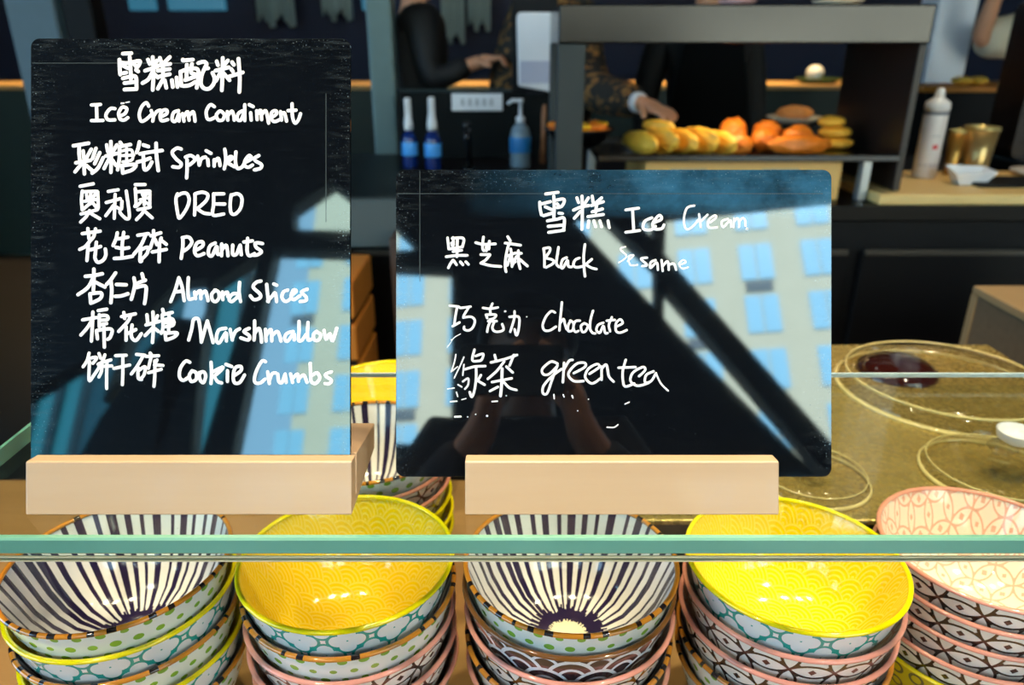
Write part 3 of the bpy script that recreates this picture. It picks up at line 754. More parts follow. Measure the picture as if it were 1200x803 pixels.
def stack(x, y, ztop, kinds, where, first=None, jit=0.001):
    """nested bowls: the rim of the top one at ztop, the bottom one standing on the counter"""
    n = len(kinds)
    tot = ztop - HB - BZ
    steps = [tot / (n - 1)] * (n - 1)
    if first: steps = [first] + [(tot - first) / (n - 2)] * (n - 2)
    z = ztop - HB
    for i, k in enumerate(kinds):
        root = PROTO[k] if k not in USED else copy_tree(PROTO[k])
        USED.add(k)
        root.location = (x + random.uniform(-jit, jit), y + random.uniform(-jit, jit), z + 0.0002)
        root.rotation_euler = (0, 0, random.uniform(0, 6.28))
        tag(root, DESC[k] + ', ' + ORD[i] + ' of ' + where, 'bowl', 'patterned bowls stacked under the glass shelf')
        if i < n - 1: z -= steps[i]
stack(-0.330, 0.512, 1.048, ['striped', 'yellow', 'striped', 'yellow', 'striped'], 'the leftmost front stack')
stack(-0.1386, 0.514, 1.049, ['yellow', 'striped', 'pink', 'pink', 'pink'], 'the second front stack')
stack(0.049, 0.512, 1.048, ['striped', 'wave', 'pink', 'striped', 'pink'], 'the middle front stack', 0.021)
stack(0.2375, 0.512, 1.049, ['yellow', 'pink', 'pink', 'striped', 'striped'], 'the fourth front stack')
stack(0.419, 0.540, 1.042, ['pink', 'pink', 'pink', 'pink', 'gold'], 'the rightmost front stack')
stack(-0.156, 0.700, 1.057, ['striped', 'pink', 'pink', 'gold', 'gold', 'gold'], 'the stack between the boards')
stack(-0.165, 0.893, 1.026, ['yellow', 'striped', 'pink', 'yellow'], 'the farthest stack')

# ------------------------------------------------------------------ ice cream cabinet with clear lids
DZ = 0.99
ic = tag(empty('ice_cream_cabinet', (0.42, 0.88, 0)), 'low ice cream cabinet with a worn golden steel top under clear lids', 'cabinet')
box('body', (-0.345, -0.225, BZ), (0.352, 0.24, DZ - 0.006), M_dark, ic)
box('rear_body', (-0.345, 0.058, 0), (0.352, 0.24, BZ), M_dark, ic)
box('steel_top', (-0.35, -0.235, DZ - 0.006), (0.362, 0.25, DZ), M_deck, ic, bev=0.002)
def lid(x, y, r, h, label, knob=True):
    t = tag(empty('tub_lid', (x, y, DZ)), label, 'lid', 'clear lids on the ice cream tubs')
    lathe('cover', [(r * 0.97, 0.004), (r * 0.93, h * 0.55), (r * 0.8, h * 0.82), (r * 0.45, h), (0, h * 1.02)], M_lid, t, 64)
    bm = bmesh.new()
    add_lathe(bm, [(r * 0.965, 0.0), (r, 0.0), (r, 0.0035), (r * 0.965, 0.0055)], 64, closed=True)
    link('rim', bm, mat('lid_rim', srgb(206, 192, 132), 0.15, coat=0.5), t, smooth=True)
    bm = bmesh.new()
    add_lathe(bm, [(r * 0.90, h * 0.62), (r * 0.915, h * 0.60), (r * 0.915, h * 0.70), (r * 0.90, h * 0.72)], 64, closed=True)
    link('ring', bm, mat('lid_rim'), t, smooth=True)
    if knob:
        lathe('knob', [(0, h * 1.02), (0.012, h * 1.02), (0.008, h + 0.008), (0.016, h + 0.016), (0.013, h + 0.021), (0, h + 0.022)], M_lid, t, 32)
    return t
big_lid = lid(0.615, 0.955, 0.146, 0.034, 'largest clear domed lid with a double ring, at the back of the steel top', False)
lid(0.552, 0.730, 0.080, 0.022, 'clear round lid with a white scoop showing, behind the pink bowl')
lid(0.338, 0.722, 0.064, 0.020, 'small clear lid between the wide board and the yellow bowl')
t = tag(empty('ice_cream_scoop', (0.565, 0.730, DZ + 0.0445)), 'white scoop lying on the clear lid behind the pink bowl', 'scoop')
lathe('cup', [(0.022, 0.014), (0.020, 0.005), (0.012, 0.0), (0, -0.001), (0, 0.001), (0.011, 0.002), (0.019, 0.006), (0.021, 0.014)], M_white, t, 32)
bm = bmesh.new(); add_tube(bm, [(0.02, 0, 0.011), (0.06, 0.01, 0.012), (0.10, 0.018, 0.013)], [0.003, 0.004, 0.0055]); link('handle', bm, M_white, t, smooth=True)
t = lathe('colour_chip', [(0, 0), (0.005, 0), (0.005, 0.0015), (0, 0.002)], mat('green_plastic', srgb(20, 190, 110), 0.4), None, 8, loc=(0.375, 0.795, DZ))
tag(t, 'tiny green chip lying on the steel top beside the small lid', 'chip')
o = lathe('ice_cream', [(0.058, 0), (0.055, 0.009), (0.04, 0.017), (0.02, 0.021), (0, 0.022)], mat('dark_red_gloss', srgb(48, 16, 14), 0.08, coat=1.0), big_lid, 40, loc=(-0.035, 0.066, 0.0005))
o['label'] = 'dark red glossy ice cream seen through the lid'

# ------------------------------------------------------------------ side cabinet at the right
sd = tag(empty('side_cabinet', (1.0, 1.3, 0)), 'tan cabinet with pale edges standing right of the ice cream cabinet', 'cabinet')
X_ = 0.0
box('body', (-0.018, -0.27, 0), (0.55, 0.20, 0.955), M_tan, sd)
box('top', (-0.022, -0.275, 0.955), (0.56, 0.205, 0.973), mat('pale_tan_edge', srgb(160, 132, 92), 0.6, var=0.1), sd)
box('corner_edge', (-0.022, 0.185, 0), (-0.018, 0.205, 0.955), mat('pale_tan_edge'), sd, bev=0.001)

# ------------------------------------------------------------------ back counter
KZ = 1.05; KY = 1.95
kc = tag(empty('kitchen_counter', (0.4, KY, 0)), 'long black kitchen counter with panel doors under the food pass', 'counter')
box('body', (-1.5, 0.03, 0), (2.2, 0.95, KZ - 0.04), M_black, kc)
box('worktop', (-1.52, 0, KZ - 0.04), (2.22, 0.98, KZ), mat('black_stone', srgb(16, 14, 13), 0.4, var=0.2, spec=0.2), kc)
x = -1.44
k = 0
while x < 2.0:
    d_ = box('door', (x, 0.008, 0.08), (x + 0.46, 0.03, KZ - 0.13), mat('black_panel', srgb(20, 18, 18), 0.5, var=0.1, spec=0.2), kc, bev=0.004)
    box('top_edge', (x + 0.004, 0.0, KZ - 0.135), (x + 0.456, 0.014, KZ - 0.12), mat('door_trim', srgb(70, 62, 52), 0.4), d_, bev=0.002)
    x += 0.498
# chopping board
cb = tag(box('chopping_board', (0.97, 1.96, KZ), (1.95, 2.36, KZ + 0.028), M_board, bev=0.006), 'pale wooden chopping board at the right end of the kitchen counter', 'chopping board')
# steel plate standing in the gap between the boards, wooden slat crate and brown upright
gp = tag(empty('steel_front_panel', (-0.33, 1.92, 0)), 'grey steel panel on the counter front between the two boards', 'panel')
box('panel', (-0.13, -0.012, 0.95), (0.13, 0.025, 1.075), mat('grey_steel_panel', srgb(96, 104, 102), 0.5, 0.2), gp)
box('foot', (-0.13, -0.012, 0), (-0.10, 0.025, 0.95), M_dark, gp)
ct = tag(empty('wooden_crate', (-0.45, 1.72, 0)), 'tall orange slatted wooden crate seen in the gap between the boards', 'crate')
for z in range(9):
    box('slat', (-0.09, -0.12, 0.02 + z * 0.105), (0.09, 0.12, 0.11 + z * 0.105), M_orangewood, ct, bev=0.006)
    if z: box('spacer', (-0.08, -0.11, 0.005 + z * 0.105), (0.08, 0.11, 0.02 + z * 0.105), M_black, ct, bev=0)
box('foot', (-0.08, -0.11, 0), (0.08, 0.11, 0.02), M_black, ct, bev=0)
bu = tag(box('brown_upright', (-0.305, 1.80, 0), (-0.275, 1.90, 1.0), mat('brown_board', srgb(92, 70, 58), 0.6, var=0.1), bev=0.003), 'thin brown upright board left of the wide board edge', 'board')

# food pass
ps = tag(empty('food_pass', (0.58, 2.0, KZ)), 'steel food pass with a wide overhead shelf above the fried food', 'food pass')
xl, xr = 0.116 - 0.58, 1.045 - 0.58
box('shelf', (xl, 0, 0.398), (xr, 0.46, 0.488), M_steel, ps, bev=0.004)
box('left_post', (xl, 0.01, 0), (xl + 0.07, 0.08, 0.398), mat('dark_steel_post', srgb(56, 62, 62), 0.5, 0.3), ps)
box('left_rear_post', (xl, 0.39, 0), (xl + 0.05, 0.45, 0.398), mat('dark_steel_post'), ps)
box('side_panel', (xr - 0.02, 0.01, 0.0287), (xr, 0.45, 0.398), mat('dark_brown_panel', srgb(34, 24, 20), 0.4, var=0.2), ps)
for i, (px, r_) in enumerate(((866, 0.05), (985, 0.065))):
    q = at(px, 4, 2.14)
    t = tag(empty('pass_plate', (q.x, 2.16, KZ + 0.4885)), ['small pinkish plate on top of the food pass, near its middle', 'pale plate on top of the food pass towards its right end'][i], 'plate')
    lathe('plate', [(0, 0), (r_ * 0.6, 0), (r_, 0.012), (r_, 0.015), (r_ * 0.6, 0.004), (0, 0.004)], mat(['pink_dish', 'cream_dish'][i], [srgb(220, 170, 170), srgb(232, 210, 180)][i], 0.3), t, 32)
    lathe('food', [(r_ * 0.75, 0.010), (r_ * 0.6, 0.018), (r_ * 0.3, 0.022), (0, 0.023)], mat(['pink_food', 'tan_food'][i], [srgb(200, 120, 110), srgb(226, 176, 120)][i], 0.6, var=0.3, vscale=60), t, 20)

TZ = 1.165
wb = tag(empty('wooden_box', (0.625, 2.03, KZ)), 'light wooden box with a pale label under the food tray', 'box')
box('body', (-0.265, 0, 0), (0.265, 0.36, 0.109), M_boxwood, wb, bev=0.004)
box('label', (-0.20, -0.0015, 0.05), (-0.10, 0.0, 0.085), mat('grey_label', srgb(176, 158, 128), 0.6), wb, bev=0)
box('label', (0.05, -0.0015, 0.05), (0.15, 0.0, 0.085), mat('grey_label'), wb, bev=0)
tr_ = tag(empty('food_tray', (0.58, 2.0, KZ + 0.109)), 'long steel tray of fried food under the pass', 'tray')
box('plate', (-0.355, -0.01, 0), (0.44, 0.40, 0.006), M_steel, tr_)
box('front_lip', (-0.355, -0.012, 0), (0.44, -0.004, 0.018), M_steel, tr_)
box('back_lip', (-0.355, 0.394, 0), (0.44, 0.402, 0.018), M_steel, tr_)
box('leg', (0.36, 0.02, -0.1085), (0.385, 0.05, 0), mat('pale_steel_leg', srgb(170, 176, 178), 0.3, 0.6), tr_)
box('leg', (-0.35, 0.30, -0.1085), (-0.325, 0.33, 0), mat('pale_steel_leg'), tr_)
FZ = KZ + 0.109 + 0.006

def lump(name, mt, loc, size, rot=(0, 0, 0), seed=0, amp=0.12, freq=2.2, parent=None):
    bm = bmesh.new()
    bmesh.ops.create_icosphere(bm, subdivisions=4, radius=1)
    from mathutils import noise as N
    for v in bm.verts:
        n = N.noise(v.co * freq + Vector((seed * 7.1, seed * 3.3, seed))) + 0.5 * N.noise(v.co * freq * 3 + Vector((seed, 0, 5)))
        v.co *= 1 + amp * n
        v.co = Vector((v.co.x * size[0], v.co.y * size[1], v.co.z * size[2]))
    zmin = min((Matrix.Rotation(rot[2], 3, 'Z') @ v.co).z for v in bm.verts)
    return link(name, bm, mt, parent, smooth=True, loc=(loc[0], loc[1], loc[2] - zmin), rot=rot)
M_fry = mat('golden_batter', srgb(246, 180, 56), 0.5, var=0.22, vscale=60, bump=1.0, bscale=110)
M_fry2 = mat('orange_batter', srgb(240, 128, 34), 0.45, var=0.22, vscale=45, bump=0.7, bscale=140)
M_roll = mat('yellow_roll', srgb(244, 178, 56), 0.5, var=0.12, vscale=30)
pos = ['at the left end of the tray', 'second from the left on the tray', 'lying in the middle of the golden row', 'right of the middle in the golden row', 'rightmost of the golden row, near the hand', 'on top of the golden row']
for i, (px, w_) in enumerate(((750, 0.018), (773, 0.0185), (796, 0.0185), (819, 0.0185), (840, 0.017), (770, 0.018))):
    q = at(px, 165, 2.10)
    o = lump('fried_roll', M_fry, (q.x, 2.10, FZ + (0.058 if i == 5 else 0)), (w_, 0.085 if i < 5 else 0.05, (0.030, 0.036, 0.033, 0.036, 0.031, 0.016)[i]), (0, 0, R(24 if i < 5 else 50)), i, 0.14)
    tag(o, 'golden fried roll ' + pos[i], 'fried roll', 'golden fried rolls on the tray')
pos = ['tallest piece of the orange heap, at its left', 'left front of the orange heap', 'middle front of the orange heap', 'long orange piece at the right front of the heap', 'behind the middle of the orange heap', 'on top of the orange heap near the yellow rolls']
for i, (px, yy, sx, sy, sz, dz) in enumerate(((858, 2.20, 0.040, 0.036, 0.048, 0), (866, 2.075, 0.040, 0.034, 0.030, 0), (896, 2.14, 0.038, 0.034, 0.036, 0), (938, 2.075, 0.088, 0.032, 0.030, 0), (898, 2.22, 0.042, 0.036, 0.044, 0), (935, 2.145, 0.046, 0.034, 0.040, 0))):
    q = at(px, 165, yy)
    o = lump('fried_chicken_piece', M_fry2, (q.x, yy, FZ + dz), (sx, sy, sz * 0.88), (0, 0, R(6 * i - 10)), 20 + i, 0.16, 2.4)
    tag(o, 'orange fried chicken ' + pos[i], 'fried chicken', 'orange fried chicken pieces on the tray')
for i, (px, yy, z, sx) in enumerate(((935, 2.24, 0, 0.045), (980, 2.20, 0, 0.052), (978, 2.20, 0.030, 0.048), (972, 2.20, 0.059, 0.038))):
    q = at(px, 160, yy)
    o = lump('yellow_bread_roll', M_roll, (q.x, yy, FZ + z), (sx, 0.036, 0.017), (0, 0, 0), 40 + i, 0.05)
    tag(o, ['yellow bread roll lying left of the small stack', 'lowest yellow bread roll of the small stack at the right', 'middle yellow bread roll of the small stack at the right', 'topmost yellow bread roll of the small stack at the right'][i], 'bread roll', 'yellow bread rolls on the tray')

# skillet of food, on a stand left of the tray
q = at(708, 160, 2.17)
st_ = tag(empty('pan_stand', (q.x - 0.07, 2.19, KZ)), 'black stand under the skillet left of the tray', 'stand')
lathe('base', [(0, 0), (0.055, 0), (0.05, 0.012), (0.018, 0.02), (0.018, 0.11), (0.05, 0.122), (0.05, 0.128), (0, 0.128)], M_black, st_, 32)
pan = tag(empty('skillet', (q.x - 0.07, 2.19, KZ + 0.1285)), 'black skillet of yellow and orange food left of the tray', 'pan')
lathe('pan', [(0, 0), (0.06, 0), (0.098, 0.042), (0.102, 0.045), (0.098, 0.047), (0.06, 0.008), (0, 0.008)], M_blackgloss, pan, 48)
lathe('filling', [(0.092, 0.042), (0.07, 0.046), (0.04, 0.05), (0, 0.052)], mat('saucy_food', srgb(220, 130, 30), 0.4, var=0.5, vscale=70, bump=1, bscale=90), pan, 40)
fm = [('yellow_pepper', srgb(250, 196, 30)), ('orange_pepper', srgb(238, 130, 30)), ('cream_dumpling', srgb(244, 226, 190)), ('yellow_pepper', None), ('orange_pepper', None), ('yellow_pepper', None), ('orange_pepper', None)]
fd = ['yellow pepper strip at the front of the skillet', 'orange pepper strip at the left of the skillet', 'cream dumpling at the back of the skillet', 'yellow pepper strip at the right rim of the skillet', 'orange pepper strip at the front right of the skillet', 'yellow pepper strip in the middle of the skillet', 'orange pepper strip at the right rear of the skillet']
for i, (nm, c) in enumerate(fm):
    a = i * 2.4
    rr = 0.02 + 0.045 * (i % 3) / 2
    off = [(0, -.055), (-.065, -.005), (-.02, .03), (.06, 0), (.045, -.045), (0, -.01), (.05, .04)][i]
    o = lump(nm, mat(nm, c or (1, 1, 1), 0.4, var=0.1), (pan.location.x + off[0], pan.location.y + off[1], pan.location.z + 0.042), (0.03, 0.018, 0.011), (0, 0, a), 60 + i)
    tag(o, fd[i], 'food', 'food heaped in the skillet')

# plate held up behind the tray, on a small shelf
q = at(936, 135, 2.62)
sh = tag(empty('plate_stand', (q.x, 2.66, KZ)), 'dark stand carrying a plate behind the food tray', 'stand')
box('post', (-0.03, -0.03, 0), (0.03, 0.03, 0.13), M_black, sh)
box('deck', (-0.09, -0.07, 0.13), (0.12, 0.07, 0.142), M_dark, sh)
t = tag(empty('oval_plate', (q.x, 2.66, KZ + 0.1425)), 'pale plate with brown food behind the yellow bread rolls', 'plate')
lathe('plate', [(0, 0), (0.05, 0), (0.092, 0.02), (0.092, 0.023), (0.05, 0.004), (0, 0.004)], mat('cream_dish'), t, 40)
lump('food', mat('brown_food', srgb(206, 134, 66), 0.5, var=0.3, vscale=40), (0, 0, 0.006), (0.062, 0.04, 0.026), (0, 0, 0), 77, parent=t)

# ------------------------------------------------------------------ sink side: divider, dispenser, bottles, sign, faucet
dv = tag(empty('sink_backsplash', (-0.1, 2.82, KZ)), 'dark splash panel behind the soap bottles', 'panel')
box('panel', (-0.31, 0, 0), (0.26, 0.03, 0.235), mat('black_green_panel', srgb(8, 13, 14), 0.6, var=0.2, spec=0.15), dv)
box('post', (0.10, 0.031, 0), (0.26, 0.07, 0.56), M_black, dv)
box('cap', (-0.315, -0.005, 0.235), (0.10, 0.035, 0.243), mat('dark_trim', srgb(36, 52, 54), 0.4), dv)
q0 = at(605, 107, 2.80); q1 = at(650, 107, 2.80); ztop_d = at(628, 15, 2.80).z
dsp = tag(empty('soap_dispenser', ((q0.x + q1.x) / 2, 2.80, q0.z)), 'white wall soap dispenser beside the food pass', 'dispenser')
hw = (q1.x - q0.x) / 2; hh = ztop_d - q0.z
bm = bmesh.new(); add_prism(bm, [(-hw * 0.9, 0.02), (hw * 0.8, 0.0), (hw * 0.95, 0.012), (hw, hh * 0.96), (hw * 0.88, hh), (-hw * 0.88, hh), (-hw, hh * 0.95)], 'y', -0.06, 0.049)
o = link('housing', bm, M_white, dsp); bv = o.modifiers.new('b', 'BEVEL'); bv.width = 0.008; bv.segments = 3; bv.limit_method = 'ANGLE'
box('window', (-hw * 0.82, -0.0625, 0.03), (hw * 0.82, -0.0601, hh * 0.40), mat('smoke_window', srgb(186, 188, 206), 0.3), dsp, bev=0.001)
box('lever', (-0.03, -0.05, -0.012), (0.03, 0.0, 0.0), M_dark, dsp)
q = at(559, 120, 2.81)
sg = tag(empty('sink_label', (q.x, 2.8195, q.z)), 'white label plate with grey lettering above the sink', 'sign')
box('plate', (-0.092, -0.004, -0.030), (0.092, 0, 0.030), M_white, sg, bev=0.002)
bm = bmesh.new()
for i in range(5):
    x0 = -0.06 + i * 0.026
    for j in range(3): add_box(bm, (x0, -0.0046, -0.010 + j * 0.008), (x0 + 0.016, -0.0041, -0.0065 + j * 0.008), 0)
    add_box(bm, (x0 + 0.0065, -0.0046, -0.012), (x0 + 0.0095, -0.0041, 0.013), 0)
link('lettering', bm, mat('grey_ink', srgb(150, 150, 152), 0.6), sg)

def pump_bottle(px, pyt, Y, body_mat, label, sprayer=False, col2=None, h_body=0.15, r=0.036):
    q = at(px, pyt, Y)
    t = tag(empty('soap_bottle' if not sprayer else 'spray_bottle', (q.x, Y, KZ)), label, 'bottle', 'blue spray bottles by the sink' if sprayer else None)
    H = q.z - KZ
    hb = H * (0.55 if sprayer else 0.66)
    lathe('bottle', [(0, 0), (r * 0.95, 0), (r, 0.006), (r, hb * 0.72), (r * 0.8, hb * 0.88), (r * 0.38, hb), (0, hb)], body_mat, t, 32)
    lathe('label', [(r + 0.0006, hb * 0.34), (r + 0.0012, hb * 0.35), (r + 0.0012, hb * 0.68), (r + 0.0006, hb * 0.69)], col2, t, 32)
    if sprayer:
        lathe('collar', [(0, hb), (r * 0.55, hb), (r * 0.6, hb + 0.02), (r * 0.42, hb + 0.05), (r * 0.30, hb + 0.07), (0, hb + 0.07)], M_white, t, 24)
        bm = bmesh.new(); add_box(bm, (-0.010, -0.012, hb + 0.0), (0.010, 0.022, H - hb + hb), 0.004); link('trigger_head', bm, M_white, t)
        bm = bmesh.new(); add_tube(bm, [(0, -0.012, H - 0.012), (0, -0.03, H - 0.018), (0, -0.034, H - 0.045)], 0.0045); link('trigger', bm, M_white, t, smooth=True)
    else:
        lathe('pump', [(0, hb), (r * 0.4, hb), (r * 0.42, hb + 0.018), (r * 0.16, hb + 0.022), (r * 0.16, H - 0.012), (r * 0.3, H - 0.01), (r * 0.3, H), (0, H)], M_white, t, 24)
        bm = bmesh.new(); add_tube(bm, [(0, 0, H - 0.005), (-0.028, 0, H - 0.005), (-0.044, 0, H - 0.016)], [0.006, 0.006, 0.005]); link('spout', bm, M_white, t, smooth=True)
    return t
M_blueliq = mat('blue_cleaner', srgb(10, 40, 110), 0.15, coat=0.5)
M_bluelab = mat('blue_label', srgb(70, 160, 236), 0.4)
pump_bottle(610, 116, 2.62, mat('clear_soap', srgb(128, 150, 164), 0.15, coat=0.5), 'clear soap pump bottle with a blue band by the sink', False, mat('soap_blue', srgb(40, 130, 200), 0.4))
pump_bottle(477, 115, 2.60, M_blueliq, 'left blue spray bottle with a white head by the sink', True, M_bluelab, r=0.026)
pump_bottle(505, 114, 2.56, M_blueliq, 'right blue spray bottle with a white head by the sink', True, M_bluelab, r=0.028)
q = at(548, 162, 2.5)
fc = tag(empty('faucet', (q.x, 2.5, KZ)), 'small black faucet with a bright tip below the label plate', 'faucet')
bm = bmesh.new(); add_tube(bm, [(0, 0.03, 0), (0, 0.03, 0.10), (0, 0.02, 0.125), (0, -0.01, 0.135), (0, -0.045, 0.125), (0, -0.05, 0.105)], 0.011, 14); link('spout', bm, M_blackgloss, fc, smooth=True)
lathe('base', [(0, 0), (0.026, 0), (0.026, 0.008), (0.014, 0.014), (0, 0.014)], M_steel, fc, 24, loc=(0, 0.03, 0))
lathe('tip', [(0, 0), (0.013, 0), (0.015, 0.012), (0.012, 0.02), (0, 0.021)], M_steel, fc, 20, loc=(-0.004, 0.01, 0.139))
q = at(636, 150, 2.70)
t = tag(empty('wooden_utensil', (q.x, 2.70, KZ)), 'slim brown wooden utensil standing right of the soap bottle', 'utensil')
bm = bmesh.new(); add_tube(bm, [(0, 0, 0), (0.002, 0, 0.1), (0.004, 0, 0.17), (0.005, 0, 0.20)], [0.012, 0.008, 0.010, 0.006]); link('body', bm, mat('brown_handle', srgb(150, 104, 72), 0.5), t, smooth=True)

#PEOPLE
# ------------------------------------------------------------------ right end of the counter
q = at(1080, 206, 2.25)
BZT = KZ + 0.028
cn = tag(empty('spray_can', (q.x, 2.24, BZT)), 'tall white spray can with a red mark on the chopping board', 'can')
lathe('body', [(0, 0), (0.031, 0), (0.033, 0.004), (0.033, 0.185), (0.030, 0.195), (0, 0.197)], mat('white_can', srgb(232, 226, 226), 0.3, var=0.04), cn, 36)
lathe('cap', [(0, 0.197), (0.0335, 0.192), (0.0345, 0.197), (0.0335, 0.212), (0.020, 0.222), (0.014, 0.226), (0.012, 0.246), (0.008, 0.252), (0, 0.253)], M_white, cn, 32)
lathe('band', [(0.0334, 0.180), (0.0342, 0.182), (0.0342, 0.187), (0.0334, 0.189)], mat('grey_band', srgb(110, 112, 122), 0.4), cn, 36)
bm = bmesh.new()
for i in range(9):
    a0 = R(-84 + i * 3); pass
def patch(name, mt, z0, z1, a0, a1, r, parent):
    bm = bmesh.new(); n = 6
    lo = [bm.verts.new((r * math.cos(a0 + (a1 - a0) * i / n), r * math.sin(a0 + (a1 - a0) * i / n), z0 + (0.004 if i in (0, n) else 0))) for i in range(n + 1)]
    hi = [bm.verts.new((r * math.cos(a0 + (a1 - a0) * i / n), r * math.sin(a0 + (a1 - a0) * i / n), z1 - (0.004 if i in (0, n) else 0))) for i in range(n + 1)]
    for i in range(n): bm.faces.new((lo[i], lo[i + 1], hi[i + 1], hi[i]))
    return link(name, bm, mt, parent)
patch('red_mark', mat('red_ink', srgb(214, 60, 70), 0.4), 0.084, 0.098, R(-105), R(-78), 0.0336, cn)
patch('print_band', mat('grey_print', srgb(190, 184, 190), 0.4), 0.035, 0.042, R(-170), R(-20), 0.0336, cn)
patch('print_band', mat('grey_print'), 0.12, 0.123, R(-120), R(-70), 0.0336, cn)
for i, (px, r_, h, c, lb) in enumerate(((1112, 0.024, 0.125, srgb(176, 130, 60), 'narrow brass tumbler beside the white spray can'), (1139, 0.047, 0.135, srgb(190, 160, 104), 'wide golden steel pot right of the brass tumbler'))):
    q = at(px, 195, 2.30)
    t = tag(empty(['brass_tumbler', 'steel_pot'][i], (q.x, 2.29 + 0.0 * i, BZT)), lb, ['tumbler', 'pot'][i])
    m_ = mat(['brass', 'golden_pot'][i], c, 0.28, 0.75)
    lathe('body', [(0, 0), (r_ * 0.72, 0), (r_ * 0.76, 0.004), (r_, h), (r_ * 0.94, h), (r_ * 0.70, 0.006), (0, 0.006)], m_, t, 36)
    lathe('rim', [(r_ * 0.94, h - 0.003), (r_ * 1.05, h - 0.003), (r_ * 1.05, h + 0.006), (r_ * 0.94, h + 0.006)], mat('brass_rim', srgb(214, 196, 130), 0.25, 0.6), t, 36, closed=True)
q = at(1128, 200, 2.14)
pt_ = tag(empty('paper_tray', (q.x + 0.01, 2.12, BZT)), 'small white paper tray in front of the golden pot', 'tray')
bm = bmesh.new()
lo = [(-0.035, -0.02), (0.035, -0.02), (0.035, 0.02), (-0.035, 0.02)]; hi = [(-0.055, -0.034), (0.06, -0.034), (0.06, 0.034), (-0.055, 0.034)]
a = [bm.verts.new((x, y, 0.001)) for x, y in lo]; b = [bm.verts.new((x, y, 0.032 + 0.006 * i)) for i, (x, y) in enumerate(hi)]
bm.faces.new(a)
for i in range(4): bm.faces.new((a[i], a[(i + 1) % 4], b[(i + 1) % 4], b[i]))
o = link('tray', bm, M_white, pt_); sl = o.modifiers.new('thickness', 'SOLIDIFY'); sl.thickness = 0.0012
bl = tag(box('black_mat', (1.29, 2.06, BZT), (1.72, 2.20, BZT + 0.010), M_black, bev=0.003), 'black mat lying on the right of the chopping board', 'mat')
# black machine
q = at(1182, 120, 2.45)
mc = tag(empty('black_machine', (1.76, 2.50, KZ)), 'black kitchen machine with a dark screen at the right edge', 'machine')
bm = bmesh.new(); add_prism(bm, rrect(-0.15, 0.05, 0.22, 0.52, 0.03), 'y', -0.05, 0.10); o = link('housing', bm, mat('dark_brown_gloss', srgb(26, 18, 16), 0.25), mc)
box('screen', (-0.10, -0.054, 0.12), (0.18, -0.0501, 0.45), mat('grey_screen', srgb(22, 26, 32), 0.15), mc, bev=0.001)
box('base', (-0.13, -0.12, 0), (0.22, 0.10, 0.05), M_blackgloss, mc, bev=0.01)
pl = tag(empty('white_plate', (1.60, 2.27, BZT)), 'white plate edge showing in front of the black machine', 'plate')
lathe('plate', [(0, 0), (0.05, 0), (0.085, 0.012), (0.085, 0.015), (0.05, 0.004), (0, 0.004)], M_white, pl, 40)

# side shelf with bread, white pillar, posts
ssf = tag(empty('serving_shelf', (1.80, 3.2, 0.12)), 'high narrow serving shelf with an orange wooden edge at the right', 'shelf')
box('top', (-0.13, -0.02, 1.142), (0.30, 0.26, 1.165), M_orangewood, ssf)
box('cabinet', (-0.10, 0.0, 0), (0.28, 0.24, 1.142), M_black, ssf)
for i, (px, sx) in enumerate(((1128, 0.040), (1146, 0.035))):
    q = at(px, 95, 3.26)
    tag(lump('yellow_bun', M_fry, (q.x, 3.26, 1.285), (sx, 0.05, 0.018), seed=90 + i, amp=0.05), ['left yellow bun on the high serving shelf', 'right yellow bun on the high serving shelf'][i], 'bun', 'buns on the high serving shelf')
wp = at(1084, 95, 3.5)
struct(box('pillar_white', (wp.x, 3.5, 0), (wp.x + 0.17, 3.67, WZ), M_whitewall, bev=0.01))
struct(box('floor_platform', (-1.6, 3.12, 0), (3.6, 5.0, 0.12), M_floor, bev=0.01))
p1 = at(450, 120, 3.0)
struct(box('pillar_steel', (p1.x - 0.048, 3.0, 0), (p1.x + 0.048, 3.1, WZ), M_post, bev=0.01))
p2 = at(48, 60, 3.0)
struct(box('pillar_grey', (p2.x - 0.10, 3.0, 0), (p2.x + 0.085, 3.12, WZ), mat('blue_grey_post', srgb(92, 112, 122), 0.6, var=0.08), bev=0.01))
struct(box('pillar_black', (p2.x + 0.10, 3.02, 0), (p2.x + 0.21, 3.12, WZ), M_black, bev=0.01))

# far counter under lamps
fcnt = tag(empty('far_counter', (0, 5.3, 0)), 'long far counter with a lit wooden top across the back', 'counter')
box('top', (-4.6, -0.02, 1.155), (3.9, 0.60, 1.185), M_oak, fcnt)
box('front', (-4.55, 0.02, 0), (3.85, 0.58, 1.155), mat('dark_green_front', srgb(14, 40, 36), 0.5, var=0.3, vscale=4), fcnt)
q = at(958, 99, 5.5)
t = tag(empty('green_dish', (q.x, 5.5, 1.186)), 'green dish with a white ball on the far counter', 'dish')
lathe('dish', [(0, 0), (0.10, 0), (0.16, 0.03), (0.15, 0.035), (0.1, 0.01), (0, 0.01)], mat('dark_green_dish', srgb(52, 70, 30), 0.4), t, 32)
lump('white_ball', M_white, (-0.03, 0, 0.012), (0.06, 0.06, 0.055), seed=3, amp=0.03, parent=t)
